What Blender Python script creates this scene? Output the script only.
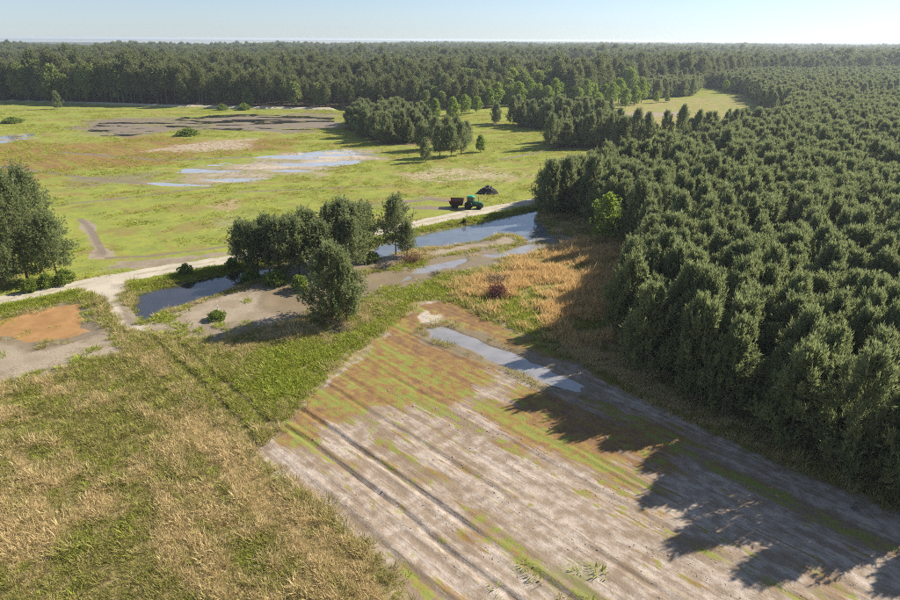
import bpy, math, random
import numpy as np
from mathutils import Vector, Matrix

rng = np.random.default_rng(11)
random.seed(11)
scene = bpy.context.scene
for o in list(bpy.data.objects):
    bpy.data.objects.remove(o)

# ------------------------------------------------------------------ camera
CAM_H = 34.0
FPX = 620.0                              # focal length in pixels of a 900 px wide frame
PITCH = math.atan(260.5 / FPX)
ROLL = math.radians(0.3)
cam_d = bpy.data.cameras.new('camera')
cam_d.sensor_width = 36.0
cam_d.lens = FPX / 900 * 36.0
cam_d.clip_start = 0.5
cam_d.clip_end = 60000
cam = bpy.data.objects.new('camera', cam_d)
scene.collection.objects.link(cam)
cam.matrix_world = (Matrix.Translation((0, 0, CAM_H)) @ Matrix.Rotation(math.pi / 2 - PITCH, 4, 'X')
                    @ Matrix.Rotation(ROLL, 4, 'Z'))
scene.camera = cam

# ------------------------------------------------------------------ sky, sun, exposure
SUN_EL = math.radians(33.5)
SUN_H = Vector((0.90, 0.43, 0)).normalized()          # horizontal direction towards the sun
sun_dir = Vector((SUN_H.x * math.cos(SUN_EL), SUN_H.y * math.cos(SUN_EL), math.sin(SUN_EL)))
world = bpy.data.worlds.new('World')
scene.world = world
world.use_nodes = True
wn = world.node_tree
bg = wn.nodes['Background']
sky = wn.nodes.new('ShaderNodeTexSky')
sky.sky_type = 'NISHITA'
sky.sun_disc = False
sky.sun_elevation = SUN_EL
sky.sun_rotation = math.atan2(SUN_H.x, SUN_H.y)
sky.air_density = 1.0
sky.dust_density = 0.15
sky.ozone_density = 3.0
tint = wn.nodes.new('ShaderNodeMix'); tint.data_type = 'RGBA'; tint.blend_type = 'MULTIPLY'
tint.inputs[0].default_value = 1.0; tint.inputs[7].default_value = (.81, .94, 1.13, 1)      # daylight white balance
pale_sky = wn.nodes.new('ShaderNodeHueSaturation'); pale_sky.inputs['Saturation'].default_value = .55      # thin bright haze high up
wn.links.new(sky.outputs[0], pale_sky.inputs['Color']); wn.links.new(pale_sky.outputs[0], tint.inputs[6]); wn.links.new(tint.outputs[2], bg.inputs[0])
bg.inputs[1].default_value = 0.062
sun_l = bpy.data.lights.new('sun', 'SUN')
sun_l.energy = 5.0
sun_l.angle = math.radians(0.53)
sun_l.color = (1.0, 0.92, 0.80)
sun = bpy.data.objects.new('sun', sun_l)
scene.collection.objects.link(sun)
sun.rotation_euler = sun_dir.to_track_quat('Z', 'Y').to_euler()
sun.location = (60, 30, 80)

scene.view_settings.view_transform = 'Standard'
scene.view_settings.look = 'None'
scene.view_settings.gamma = 1.0
scene.view_settings.exposure = 1.0
scene.view_settings.use_curve_mapping = False
scene.cycles.max_bounces = 6
scene.cycles.diffuse_bounces = 3
scene.cycles.transparent_max_bounces = 4
scene.cycles.volume_bounces = 0
scene.cycles.use_denoising = False
scene.cycles.filter_width = 0.95

# ------------------------------------------------------------------ helpers
_cp, _sp, _cr, _sr = math.cos(PITCH), math.sin(PITCH), math.cos(ROLL), math.sin(ROLL)
def at(px, py, z=0.0):
    """survey: the point of the plane at height z seen at pixel (px, py) of the 900x600 photograph"""
    u, v = (px - 450) / FPX, (300 - py) / FPX
    u, v = u * _cr - v * _sr, u * _sr + v * _cr
    dx, dy, dz = u, _cp + v * _sp, -_sp + v * _cp
    t = (z - CAM_H) / dz
    return (dx * t, dy * t)
def poly(*pts):
    return np.array([at(*p) for p in pts])

def sstep(a, b, x):
    t = np.clip((x - a) / (b - a), 0, 1)
    return t * t * (3 - 2 * t)

def _hash(ix, iy, s):
    h = (ix * 374761393 + iy * 668265263 + s * 2147483647) & 0xFFFFFFFF
    h = ((h ^ (h >> 13)) * 1274126177) & 0xFFFFFFFF
    return ((h ^ (h >> 16)) & 0xFFFF) / 65535.0
def noise(x, y, scale, seed=0):
    x = np.asarray(x) / scale; y = np.asarray(y) / scale
    ix = np.floor(x).astype(np.int64); iy = np.floor(y).astype(np.int64)
    fx = x - ix; fy = y - iy
    fx = fx * fx * (3 - 2 * fx); fy = fy * fy * (3 - 2 * fy)
    a = _hash(ix, iy, seed); b = _hash(ix + 1, iy, seed); c = _hash(ix, iy + 1, seed); d = _hash(ix + 1, iy + 1, seed)
    return (a * (1 - fx) + b * fx) * (1 - fy) + (c * (1 - fx) + d * fx) * fy
def fbm(x, y, scale, seed=0, octs=4):
    s = 0; a = 0.5; t = 0
    for k in range(octs):
        s = s + a * noise(x + 17.3 * k, y - 9.1 * k, scale / 2 ** k, seed + k * 7)
        t += a; a *= 0.5
    return s / t

def sdist(x, y, pg):
    """signed distance to a polygon, positive inside; only near its box, elsewhere -30"""
    out = np.full(x.shape, -30.0)
    lo = pg.min(0) - 30; hi = pg.max(0) + 30
    m = (x > lo[0]) & (x < hi[0]) & (y > lo[1]) & (y < hi[1])
    if not m.any(): return out
    X = x[m]; Y = y[m]
    d2 = np.full(X.shape, 1e12); ins = np.zeros(X.shape, bool)
    n = len(pg)
    for i in range(n):
        ax, ay = pg[i]; bx, by = pg[(i + 1) % n]
        ex, ey = bx - ax, by - ay
        t = np.clip(((X - ax) * ex + (Y - ay) * ey) / (ex * ex + ey * ey + 1e-9), 0, 1)
        d2 = np.minimum(d2, (X - ax - t * ex) ** 2 + (Y - ay - t * ey) ** 2)
        c = ((ay > Y) != (by > Y)) & (X < (bx - ax) * (Y - ay) / (by - ay + 1e-12) + ax)
        ins ^= c
    d = np.sqrt(d2)
    out[m] = np.where(ins, d, -d)
    return out
def ldist(x, y, pl):
    out = np.full(x.shape, 1e6)
    for i in range(len(pl) - 1):
        ax, ay = pl[i]; bx, by = pl[i + 1]
        ex, ey = bx - ax, by - ay
        t = np.clip(((x - ax) * ex + (y - ay) * ey) / (ex * ex + ey * ey), 0, 1)
        out = np.minimum(out, np.hypot(x - ax - t * ex, y - ay - t * ey))
    return out
def inside(x, y, pg):
    return sdist(x, y, pg) > 0

def tag(o, label=None, cat=None, group=None, kind=None):
    if label: o['label'] = label
    if cat: o['category'] = cat
    if group: o['group'] = group
    if kind: o['kind'] = kind
    return o
def link(o, parent=None):
    scene.collection.objects.link(o)
    if parent is not None: o.parent = parent
    return o
def empty(name, loc, rz=0.0, s=1.0):
    o = bpy.data.objects.new(name, None)
    o.empty_display_size = 0.3
    o.location = loc; o.rotation_euler = (0, 0, rz); o.scale = (s, s, s)
    return link(o)
def mesh_np(name, V, faces, mats=(), smooth=False, fmat=None):
    """faces: int array (n,k) or a list of tuples"""
    me = bpy.data.meshes.new(name)
    V = np.asarray(V, np.float32)
    if isinstance(faces, np.ndarray):
        n, k = faces.shape
        me.vertices.add(len(V)); me.vertices.foreach_set('co', V.ravel())
        me.loops.add(n * k); me.loops.foreach_set('vertex_index', faces.astype(np.int32).ravel())
        me.polygons.add(n)
        me.polygons.foreach_set('loop_start', np.arange(0, n * k, k, dtype=np.int32))
        me.polygons.foreach_set('loop_total', np.full(n, k, np.int32))
        me.update(calc_edges=True)
    else:
        me.from_pydata(V.tolist(), [], faces); me.update()
    for m in mats: me.materials.append(m)
    if fmat is not None: me.polygons.foreach_set('material_index', np.asarray(fmat, np.int32))
    me.polygons.foreach_set('use_smooth', np.full(len(me.polygons), smooth))
    me.update()
    return me

class MB:
    """collects simple shapes into one mesh"""
    def __init__(s): s.V = []; s.F = []
    def add(s, V, F):
        b = len(s.V); s.V += [tuple(v) for v in V]; s.F += [tuple(i + b for i in f) for f in F]
    def box(s, c, d, R=None, taper=1.0, bev=0.0):
        x, y, z = (k / 2 for k in d)
        if bev:
            b = bev
            ring = [(-x + b, -y), (x - b, -y), (x, -y + b), (x, y - b), (x - b, y), (-x + b, y), (-x, y - b), (-x, -y + b)]
        else:
            ring = [(-x, -y), (x, -y), (x, y), (-x, y)]
        n = len(ring)
        V = [Vector((a, b_, -z)) for a, b_ in ring] + [Vector((a * taper, b_ * taper, z)) for a, b_ in ring]
        if R: V = [R @ v for v in V]
        c = Vector(c)
        F = [tuple(range(n - 1, -1, -1)), tuple(range(n, 2 * n))] + [(i, (i + 1) % n, n + (i + 1) % n, n + i) for i in range(n)]
        s.add([v + c for v in V], F)
    def tube(s, pts, rad, n=6, cap=True):
        pts = [Vector(p) for p in pts]; V = []; F = []
        for i, p in enumerate(pts):
            d = (pts[min(i + 1, len(pts) - 1)] - pts[max(i - 1, 0)]).normalized()
            a = d.orthogonal().normalized() if abs(d.z) < .9 else d.cross(Vector((0, 1, 0))).normalized()
            b = d.cross(a)
            r = rad[i] if isinstance(rad, (list, tuple)) else rad
            for k in range(n):
                t = 2 * math.pi * k / n
                V.append(p + (a * math.cos(t) + b * math.sin(t)) * r)
        for i in range(len(pts) - 1):
            for k in range(n):
                F.append((i * n + k, i * n + (k + 1) % n, (i + 1) * n + (k + 1) % n, (i + 1) * n + k))
        if cap:
            F.append(tuple(range(n - 1, -1, -1))); F.append(tuple((len(pts) - 1) * n + k for k in range(n)))
        s.add(V, F)
    def lathe(s, c, axis, prof, n=20):
        """prof: (offset along axis, radius)"""
        c = Vector(c); ax = Vector(axis).normalized(); a = ax.orthogonal().normalized(); b = ax.cross(a)
        V = []; F = []
        for o, r in prof:
            for k in range(n):
                t = 2 * math.pi * k / n
                V.append(c + ax * o + (a * math.cos(t) + b * math.sin(t)) * r)
        for i in range(len(prof) - 1):
            for k in range(n):
                F.append((i * n + k, i * n + (k + 1) % n, (i + 1) * n + (k + 1) % n, (i + 1) * n + k))
        F.append(tuple(range(n - 1, -1, -1))); F.append(tuple((len(prof) - 1) * n + k for k in range(n)))
        s.add(V, F)
    def prism(s, prof, y0, y1):
        """closed profile in xz, extruded along y"""
        n = len(prof)
        V = [(x, y0, z) for x, z in prof] + [(x, y1, z) for x, z in prof]
        F = [tuple(range(n)), tuple(range(2 * n - 1, n - 1, -1))] + [(i, n + i, n + (i + 1) % n, (i + 1) % n) for i in range(n)]
        s.add(V, F)
    def build(s, name, mat, parent=None, smooth=False):
        me = mesh_np(name, np.array([tuple(v) for v in s.V]), s.F, [mat], smooth)
        return link(bpy.data.objects.new(name, me), parent)

# ------------------------------------------------------------------ materials
class NT:
    def __init__(s, name):
        s.m = bpy.data.materials.new(name); s.m.use_nodes = True
        s.t = s.m.node_tree; s.t.nodes.clear()
        s.out = s.n('ShaderNodeOutputMaterial')
    def n(s, typ, **kw):
        nd = s.t.nodes.new(typ)
        for k, v in kw.items(): setattr(nd, k, v)
        return nd
    def put(s, sock, v):
        if v is None: return
        if isinstance(v, bpy.types.NodeSocket): s.t.links.new(v, sock)
        elif isinstance(v, (tuple, list)) and len(v) == 3 and sock.type == 'RGBA': sock.default_value = (*v, 1)
        else: sock.default_value = v
    def math(s, op, a, b=None, c=None, clamp=False):
        nd = s.n('ShaderNodeMath', operation=op, use_clamp=clamp)
        for i, v in enumerate((a, b, c)):
            if v is not None: s.put(nd.inputs[i], v)
        return nd.outputs[0]
    def mix(s, f, a, b, blend='MIX'):
        nd = s.n('ShaderNodeMix', data_type='RGBA', blend_type=blend)
        s.put(nd.inputs[0], f); s.put(nd.inputs[6], a); s.put(nd.inputs[7], b)
        return nd.outputs[2]
    def noise(s, co, scale, detail=4, rough=0.55, dist=0.0):
        nd = s.n('ShaderNodeTexNoise'); nd.inputs['Scale'].default_value = scale
        nd.inputs['Detail'].default_value = detail; nd.inputs['Roughness'].default_value = rough
        nd.inputs['Distortion'].default_value = dist
        s.put(nd.inputs['Vector'], co)
        return nd.outputs['Fac']
    def rng(s, v, a, b, c=0.0, d=1.0, smooth=True):
        nd = s.n('ShaderNodeMapRange', interpolation_type='SMOOTHSTEP' if smooth else 'LINEAR')
        for i, k in enumerate((v, a, b, c, d)): s.put(nd.inputs[i], k)
        return nd.outputs[0]
    def ramp(s, f, stops):
        nd = s.n('ShaderNodeValToRGB'); e = nd.color_ramp.elements
        while len(e) < len(stops): e.new(0.5)
        for el, (p, c) in zip(e, stops): el.position = p; el.color = (*c, 1)
        s.put(nd.inputs[0], f)
        return nd.outputs[0]
    def bsdf(s, col, rough=0.8, spec=0.3, bump=None, bstr=0.3, bdist=0.05, metal=0.0, **kw):
        nd = s.n('ShaderNodeBsdfPrincipled')
        s.put(nd.inputs['Base Color'], col); s.put(nd.inputs['Roughness'], rough)
        s.put(nd.inputs['Specular IOR Level'], spec); s.put(nd.inputs['Metallic'], metal)
        for k, v in kw.items(): s.put(nd.inputs[k], v)
        if bump is not None:
            b = s.n('ShaderNodeBump'); b.inputs['Strength'].default_value = bstr; b.inputs['Distance'].default_value = bdist
            s.put(b.inputs['Height'], bump); s.put(nd.inputs['Normal'], b.outputs[0])
        return nd
    def done(s, sh):
        s.t.links.new(sh.outputs[0] if hasattr(sh, 'outputs') else sh, s.out.inputs[0])
        return s.m

def plain(name, col, rough=0.7, spec=0.3, var=0.25, scale=6.0, metal=0.0):
    t = NT(name); co = t.n('ShaderNodeTexCoord').outputs['Object']
    f = t.noise(co, scale, 5, 0.6)
    c = t.mix(t.rng(f, .3, .75), tuple(k * (1 - var) for k in col), tuple(min(1, k * (1 + var)) for k in col))
    return t.done(t.bsdf(c, rough, spec, f, 0.2, 0.02, metal))

def leafmat(name, c1, c2, c3, transl=0.3, rough=0.55, spec=0.25):
    """leaf colour varies by tree (Random) and by tuft (attribute tint)"""
    t = NT(name)
    oi = t.n('ShaderNodeObjectInfo'); ta = t.n('ShaderNodeAttribute', attribute_name='tint')
    c = t.mix(ta.outputs['Fac'], c1, c2)
    c = t.mix(t.math('MULTIPLY', oi.outputs['Random'], 0.55), c, c3)
    p = t.bsdf(c, rough, spec)
    tr = t.n('ShaderNodeBsdfTranslucent')
    t.put(tr.inputs[0], t.mix(0.5, c, tuple(min(1, k * 1.4) for k in c2)))
    mx = t.n('ShaderNodeMixShader'); mx.inputs[0].default_value = transl
    t.t.links.new(p.outputs[0], mx.inputs[1]); t.t.links.new(tr.outputs[0], mx.inputs[2])
    return t.done(mx)

M_needle = leafmat('pine_needles', (.085, .120, .045), (.305, .340, .140), (.140, .175, .082), .40, .5, .3)
M_tallneedle = leafmat('old_pine_needles', (.075, .108, .042), (.195, .222, .080), (.230, .225, .085), .38, .5, .3)
M_leaf = leafmat('spring_leaves', (.14, .21, .025), (.28, .36, .05), (.17, .24, .05), .45)
M_shrub = leafmat('shrub_leaves', (.11, .17, .022), (.23, .29, .05), (.16, .20, .05), .38)
M_deadleaf = leafmat('withered_leaves', (.12, .028, .024), (.19, .065, .05), (.12, .04, .03), .2)
M_dry = leafmat('straw_blades', (.40, .31, .15), (.74, .60, .34), (.50, .38, .17), .35, .7, .2)
M_rust = leafmat('rusty_straw_blades', (.49, .335, .145), (.70, .51, .24), (.54, .37, .16), .35, .7, .2)
M_grass = leafmat('green_blades', (.19, .245, .020), (.37, .41, .050), (.32, .32, .06), .40, .6, .2)
M_olive = leafmat('olive_blades', (.19, .20, .045), (.36, .33, .10), (.30, .25, .08), .36, .65, .2)
M_pasture = leafmat('pasture_blades', (.20, .25, .018), (.36, .38, .045), (.32, .27, .06), .35, .65, .1)
M_bark = plain('pine_bark', (.16, .115, .085), .9, .1, .35, 5)
M_twig = plain('grey_twigs', (.13, .115, .105), .9, .1, .4, 4)
M_brush = plain('brown_brush', (.20, .10, .07), .9, .1, .4, 4)

# ------------------------------------------------------------------ zones of the ground (world metres)
ROAD = poly((-140, 322), (-60, 312), (0, 302), (50, 292), (108, 280), (180, 268), (240, 258.5), (300, 249.5), (360, 237),
            (430, 221.5), (480, 211.5), (530, 202.5), (565, 196), (600, 190))
Z = dict(
    crossing=poly((78, 291), (106, 276), (132, 275), (128, 290), (131, 306), (150, 322), (150, 336), (122, 330), (104, 300)),
    pad=poly((-60, 330), (0, 318), (60, 303), (88, 301), (108, 322), (133, 353), (100, 357), (50, 374), (0, 383), (-70, 392)),
    orange=poly((-30, 328), (10, 314), (55, 304), (84, 301), (86, 318), (92, 330), (70, 339), (40, 344), (5, 338), (-30, 340)),
    flat=poly((130, 318), (150, 316), (196, 303), (240, 290), (300, 284), (350, 286), (352, 296), (318, 308), (296, 322), (262, 328), (232, 338), (215, 346), (178, 338), (140, 332)),
    ditch1=poly((131, 294), (150, 289), (200, 279), (240, 270), (275, 268), (275, 274), (246, 283), (222, 292), (190, 302), (160, 312), (143, 321), (135, 314)),
    ditch2=poly((368, 252), (376, 244), (424, 232), (462, 225), (500, 216.5), (538, 208.5), (541, 221), (553, 233), (548, 240), (529, 241), (514, 234), (498, 233.5), (480, 241), (446, 247), (416, 247), (396, 253), (378, 257)),
    isgreen=poly((372, 278), (384, 268), (410, 262), (440, 256), (480, 249), (512, 243), (505, 249), (470, 256), (425, 266), (392, 277), (376, 284)),
    trackgreen=poly((360, 300), (400, 284), (440, 274), (500, 262), (545, 247), (552, 256), (510, 275), (470, 290), (440, 296), (400, 300)),
    sandbar=poly((425, 252), (452, 246), (486, 240), (500, 234), (515, 236), (528, 241), (500, 246), (465, 251), (430, 258)),
    under=poly((232, 272), (300, 258), (365, 250), (400, 252), (420, 256), (392, 266), (360, 272), (350, 290), (300, 290), (240, 292)),  # mud darkened in colour for the shade beneath the island pines
    field=poly((418, 300), (440, 300), (474, 306), (532, 337), (560, 350), (600, 376), (660, 406), (740, 444), (820, 476), (900, 509), (1020, 556), (1300, 680),
               (900, 900), (520, 800), (430, 640), (402, 604), (368, 558), (330, 518), (290, 482), (254, 456), (276, 430), (304, 398), (344, 360), (384, 330)),
    fieldpool=poly((426, 330), (444, 327), (470, 335), (500, 347), (545, 367), (583, 385), (578, 391), (548, 383), (520, 372), (490, 360), (462, 346), (430, 338)),
    moss1=poly((406, 286), (474, 300), (532, 340), (556, 352), (540, 372), (500, 372), (470, 392), (430, 408), (380, 410), (330, 420), (284, 442), (284, 394), (326, 350), (366, 314)),
    moss2=poly((505, 385), (560, 392), (660, 420), (672, 450), (640, 470), (560, 470), (500, 450), (470, 420)),
    moss3=poly((600, 380), (660, 402), (760, 455), (770, 480), (690, 460), (620, 428)),
    moss4=poly((540, 462), (640, 490), (670, 520), (620, 530), (560, 500)),
    weedend=poly((470, 572), (520, 560), (590, 575), (600, 640), (500, 640)),
    lush=poly((262, 352), (330, 342), (372, 325), (408, 296), (444, 281), (452, 290), (420, 300), (384, 330), (344, 362), (306, 398), (268, 412), (246, 388)),
    swath=poly((118, 334), (160, 332), (210, 345), (262, 352), (300, 398), (262, 445), (215, 418), (166, 376)),
    bank=poly((438, 286), (474, 277), (520, 256), (552, 243), (592, 232), (650, 250), (640, 300), (612, 336), (580, 352), (534, 336), (476, 306)),
    bankgreen=poly((440, 284), (470, 292), (530, 300), (560, 335), (540, 338), (500, 318), (470, 304)),
    margin=poly((556, 347), (590, 335), (660, 376), (740, 412), (830, 454), (900, 486), (1040, 545), (1040, 566), (900, 508), (820, 474), (740, 441), (660, 403), (600, 373)),
    redpatch=poly((160, 149), (196, 139), (258, 137), (262, 147), (200, 151)),
    brownmoss=poly((-60, 140), (0, 141), (70, 141), (160, 136), (280, 138), (330, 142), (300, 150), (180, 160), (80, 180), (-60, 184)),
    wetmud=poly((150, 182), (190, 167), (260, 156), (330, 150), (376, 151), (380, 158), (310, 172), (240, 182), (180, 187)),
    wetline=poly((60, 178), (110, 173), (160, 171), (150, 184), (100, 186), (60, 190)),
    darkmud=poly((80, 136), (96, 121), (160, 116), (240, 113), (336, 114), (336, 127), (290, 132), (230, 130), (180, 127), (130, 136)),
    farwhite=poly((-40, 139), (0, 136), (30, 132), (40, 137), (0, 143), (-40, 147)),
    strip=poly((80, 220), (90, 219), (104, 244), (110, 258), (94, 258), (86, 238)),
    roadmud=poly((100, 270), (122, 262), (180, 256), (240, 250), (262, 249), (220, 257), (140, 268)),
    tracmud=poly((398, 199), (430, 196), (462, 199), (460, 208), (420, 209), (395, 207)),
    sandspot=poly((548, 176), (520, 170), (480, 168), (440, 172), (400, 178), (420, 184), (500, 180)),
    ring=poly((208, 206), (216, 198), (236, 198), (242, 206), (230, 212), (214, 211)),
    palering=poly((215, 222), (228, 214), (246, 214), (250, 224), (236, 230), (220, 229)),
    clearing=poly((560, 124), (600, 96), (640, 101), (690, 96), (745, 93), (770, 113), (720, 130)),
    cleartrack=poly((560, 119), (620, 113), (690, 111), (690, 115), (620, 118)),
    spotwhite=poly((413, 312), (424, 308), (446, 318), (440, 327), (420, 325)),
)
SHOULDER = poly((-60, 322), (0, 309), (60, 297), (112, 285), (140, 286), (200, 273), (240, 266), (300, 256), (368, 243), (430, 229), (500, 214.5), (540, 207))
SWATH_RUTS = [poly((150, 335), (190, 372), (222, 402), (262, 448)), poly((172, 336), (212, 372), (244, 398), (276, 432))]
TRACK = poly((285, 300), (320, 301), (352, 293), (384, 280), (430, 269), (480, 258), (526, 249), (556, 238))
BERM = poly((-150, 96), (-40, 100), (0, 102), (80, 104), (160, 107), (250, 109), (330, 110.5))
DRAINS = [(poly((60, 205), (120, 198.5), (165, 193), (212, 187)), .7), (poly((80, 219), (90, 228), (104, 254)), .5), (poly((0, 166), (90, 178), (150, 184)), 1.0), (poly((240, 192), (330, 188), (396, 186)), .6),
          (poly((395, 203), (430, 199), (462, 203)), 1.0), (poly((60, 152), (160, 160), (250, 157)), 1.2), (poly((330, 207), (380, 203), (448, 207.5), (470, 210.5)), .30), (poly((330, 209.5), (380, 205.5), (446, 210), (468, 213)), .30), (poly((300, 214), (352, 208), (400, 200)), .5), (poly((108, 258), (150, 256), (230, 246)), .5), (poly((500, 160), (540, 152), (560, 150)), 1.0)]
FD = np.array([.715, -.699]) / math.hypot(.715, .699)              # direction of the furrows
def across(x, y): return x * -FD[1] + y * FD[0]
def along(x, y): return x * FD[0] + y * FD[1]
LINES = [(across(*at(a, b)), w, d) for a, b, w, d in ((400, 512, .20, .17), (460, 520, .19, .15), (560, 440, .18, .06), (400, 430, .18, .08),
         (520, 480, .18, .06), (620, 500, .18, .09), (330, 500, .18, .07), (600, 405, .18, .05), (470, 400, .18, .06), (700, 470, .18, .05), (300, 480, .18, .08))]

def height(x, y):
    near = 1 - sstep(160, 420, np.hypot(x, y))
    h = (fbm(x, y, 14, 3, 3) - .5) * .22 * near + (fbm(x, y, 1.6, 9, 2) - .5) * .06 * near
    rd = ldist(x, y, ROAD)
    h = h * sstep(1.0, 4.0, rd) + .16 * (1 - sstep(1.6, 3.2, rd))
    wob = (fbm(x, y, 2.6, 21, 3) - .5)
    for k, dep, w in (('ditch1', .55, 1.8), ('ditch2', .55, 2.2), ('orange', .30, 2.6)):
        s = sdist(x, y, Z[k]) + wob * (2.4 if k != 'ditch1' else 1.4)
        h -= dep * sstep(-w * .6, w * .8, s)
    s = sdist(x, y, Z['fieldpool']) + wob * 1.6
    h -= .20 * sstep(-.7, .9, s)
    # wet strips out in the pasture
    for k in ('wetmud', 'darkmud', 'farwhite'):
        s = sdist(x, y, Z[k])
        r = fbm(x + y * .15, y * (4.5 if k == 'wetmud' else 2.8), 26 if k == 'wetmud' else 13, 40, 5)
        h -= .34 * sstep(-5, 5, s) * (sstep(.42, .53, r) if k == 'wetmud' else sstep(.46, .60, r))
    # wet track
    td = ldist(x, y, TRACK)
    h -= .10 * (1 - sstep(1.2, 3.4, td)) + .16 * (1 - sstep(.8, 3.2, td)) * sstep(.40, .54, fbm(x, y, 7, 51, 3))
    # tilled field
    f = sstep(-1.2, 1.2, sdist(x, y, Z['field']))
    a = across(x, y); l = along(x, y)
    aw = a + (fbm(x, y, 9, 61, 2) - .5) * .5
    fur = .016 * np.sin(aw * 2 * math.pi / .92 + 2 * noise(l, a, 12, 5)) * (.3 + 1.2 * noise(x, y, 8, 67)) + .03 * (noise(aw, l * .07, .45, 66) - .5) + .035 * (fbm(x, y, 1.1, 68, 2) - .5)
    for c, w, d in LINES:
        cc = c + (noise(l, c, 6, 71) - .5) * .5
        fade = .25 + .75 * sstep(.3, .6, noise(l, c, 7, 73))
        fur = fur - d * np.exp(-((a - cc) / w) ** 2) * fade + d * .45 * np.exp(-((a - cc - .45) / .30) ** 2) * fade
    h += f * (fur - .03)
    for pl in SWATH_RUTS:
        h -= .13 * np.exp(-(ldist(x, y, pl) / .45) ** 2)
    # earth bank along the far wood, ditch before it
    bd = ldist(x, y, BERM)
    h += 1.5 * np.exp(-(bd / 3.0) ** 2)
    # shoulder weeds bank
    sd_ = ldist(x, y, SHOULDER)
    h += .22 * np.exp(-(sd_ / .9) ** 2)
    return h
def hz(x, y):
    return float(height(np.array([float(x)]), np.array([float(y)]))[0])

# forests: where the trunks stand (world metres)
W_plant = np.vstack([poly((546, 203), (562, 213), (580, 220), (604, 235), (646, 260), (624, 299), (608, 340), (642, 379), (700, 408), (764, 442), (832, 473), (900, 501), (1010, 545)),
                     [(70, 14), (330, 200), (330, 345)], poly((790, 112), (775, 121, 9), (680, 138, 9), (610, 150, 9), (576, 157, 9), (548, 176, 9))])
W_belt = poly((550, 149), (600, 149), (650, 146), (700, 141), (800, 132), (806, 117, 9), (700, 118, 9), (640, 117, 9), (552, 115, 9))
W_block2 = poly((490, 122), (540, 130), (600, 128), (612, 120), (588, 104, 9), (524, 102, 9), (488, 104, 9))
W_block4 = poly((642, 100), (692, 96), (702, 77, 9), (640, 76, 9))
W_block5 = np.vstack([poly((768, 112), (745, 95), (722, 90), (700, 84), (704, 74, 9), (760, 69, 9), (960, 67, 9), (1000, 75, 9))])
W_clump = poly((340, 127), (376, 144), (412, 146), (438, 140), (431, 114, 9), (424, 104, 9), (390, 98, 9), (353, 102, 9))
W_tall = np.vstack([poly((-120, 97), (-40, 100), (0, 101), (150, 105.5), (330, 109), (420, 110), (480, 109), (500, 104), (570, 104), (600, 99), (640, 92), (700, 76, 9), (760, 69.5, 9), (960, 67.5, 9)),
                    [(1100, 900), (2600, 3000), (-150, 3000), (-700, 1700), (-1500, 1500), (-800, 640)]])

# ------------------------------------------------------------------ ground sheet
def axis(fine_lo, fine_hi, step, lo, hi, g1, lim, g2):
    a = list(np.arange(fine_lo, fine_hi, step))
    d = step; x = a[-1]
    while x < hi:
        d *= (g1 if x < lim else g2); x += d; a.append(x)
    d = step; x = a[0]; b = []
    while x > lo:
        d *= (g1 if abs(x) < lim else g2); x -= d; b.append(x)
    return np.array(b[::-1] + a)
ga = axis(2, 62, .21, -24000, 24000, 1.012, 330, 1.12)          # across the furrows
gl = axis(-100, -4, .34, -26000, 24000, 1.012, 380, 1.12)         # along them
A_, L_g = np.meshgrid(ga, gl)
X = (A_ * -FD[1] + L_g * FD[0]).ravel(); Y = (A_ * FD[0] + L_g * FD[1]).ravel()
gx, gy = ga, gl
HZ = height(X, Y)
nx, ny = len(gx), len(gy)
idx = np.arange(nx * ny).reshape(ny, nx)
FQ = np.stack([idx[:-1, :-1], idx[1:, :-1], idx[1:, 1:], idx[:-1, 1:]], -1).reshape(-1, 4)
print('ground verts', nx * ny)

_rag = (fbm(X, Y, 2.4, 33, 3) - .5) * 2
_rag2 = (fbm(X, Y, 9, 34, 4) - .5) * 2
_rag3 = (fbm(X, Y * 1.6, 30, 35, 4) - .5) * 2
def soft(k, w=1.5, wob=0.0):
    """soft ragged mask of a zone: w the half width of its edge, wob how far the edge wanders (metres)"""
    s = sdist(X, Y, Z[k])
    s = s + _rag * min(.8, w * .6)
    if wob: s = s + (_rag2 if wob < 5 else _rag3 * 1.3 + _rag2 * .4) * wob * 1.6
    return sstep(-w, w, s)
rd = ldist(X, Y, ROAD)
far = sstep(150, 320, Y)
north = sstep(-1.5, 1.5, (Y - np.interp(X, ROAD[:, 0], ROAD[:, 1])))
road = np.maximum(1 - sstep(1.6, 2.8, rd + (fbm(X, Y, 3, 81, 2) - .5) * .9), soft('crossing', .9))
td = ldist(X, Y, TRACK)
track = 1 - sstep(2.8, 6.2, td + (fbm(X, Y, 5, 82, 3) - .5) * 6)
brk = sstep(.35, .65, fbm(X + Y * .15, Y * 2.6, 26, 46, 5))
mud = np.maximum.reduce([soft('pad', 1.4, .8), soft('flat', 2.2, 1.6), track, soft('strip', 1.0, .8) * .85, soft('roadmud', 2.0, 1.5) * .72, soft('tracmud', 5, 3) * (.2 + .6 * sstep(.4, .62, fbm(X, Y * 2, 5, 47, 4))),
                         soft('wetmud', 8, 6) * (.55 + .45 * brk), soft('wetline', 8, 6) * (.25 + .6 * brk), soft('darkmud', 12, 9) * (.35 + .65 * brk), soft('farwhite', 8, 6) * (.4 + .6 * brk), soft('under', 2.5, 2) * .7,
                         soft('sandbar', 1.6, .9), soft('ditch1', 1.6), soft('ditch2', 1.6), soft('cleartrack', 4, 2)])
field = soft('field', 1.4, 1.3)
moss = np.maximum.reduce([soft('moss1', 6, 3) * 1.08, soft('moss2', 7, 4) * .86, soft('moss3', 5, 3) * .66, soft('moss4', 6, 4) * .55]) * field
moss = np.maximum.reduce([moss, .41 * field, track * .56, soft('brownmoss', 16, 12) * .80])
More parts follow.
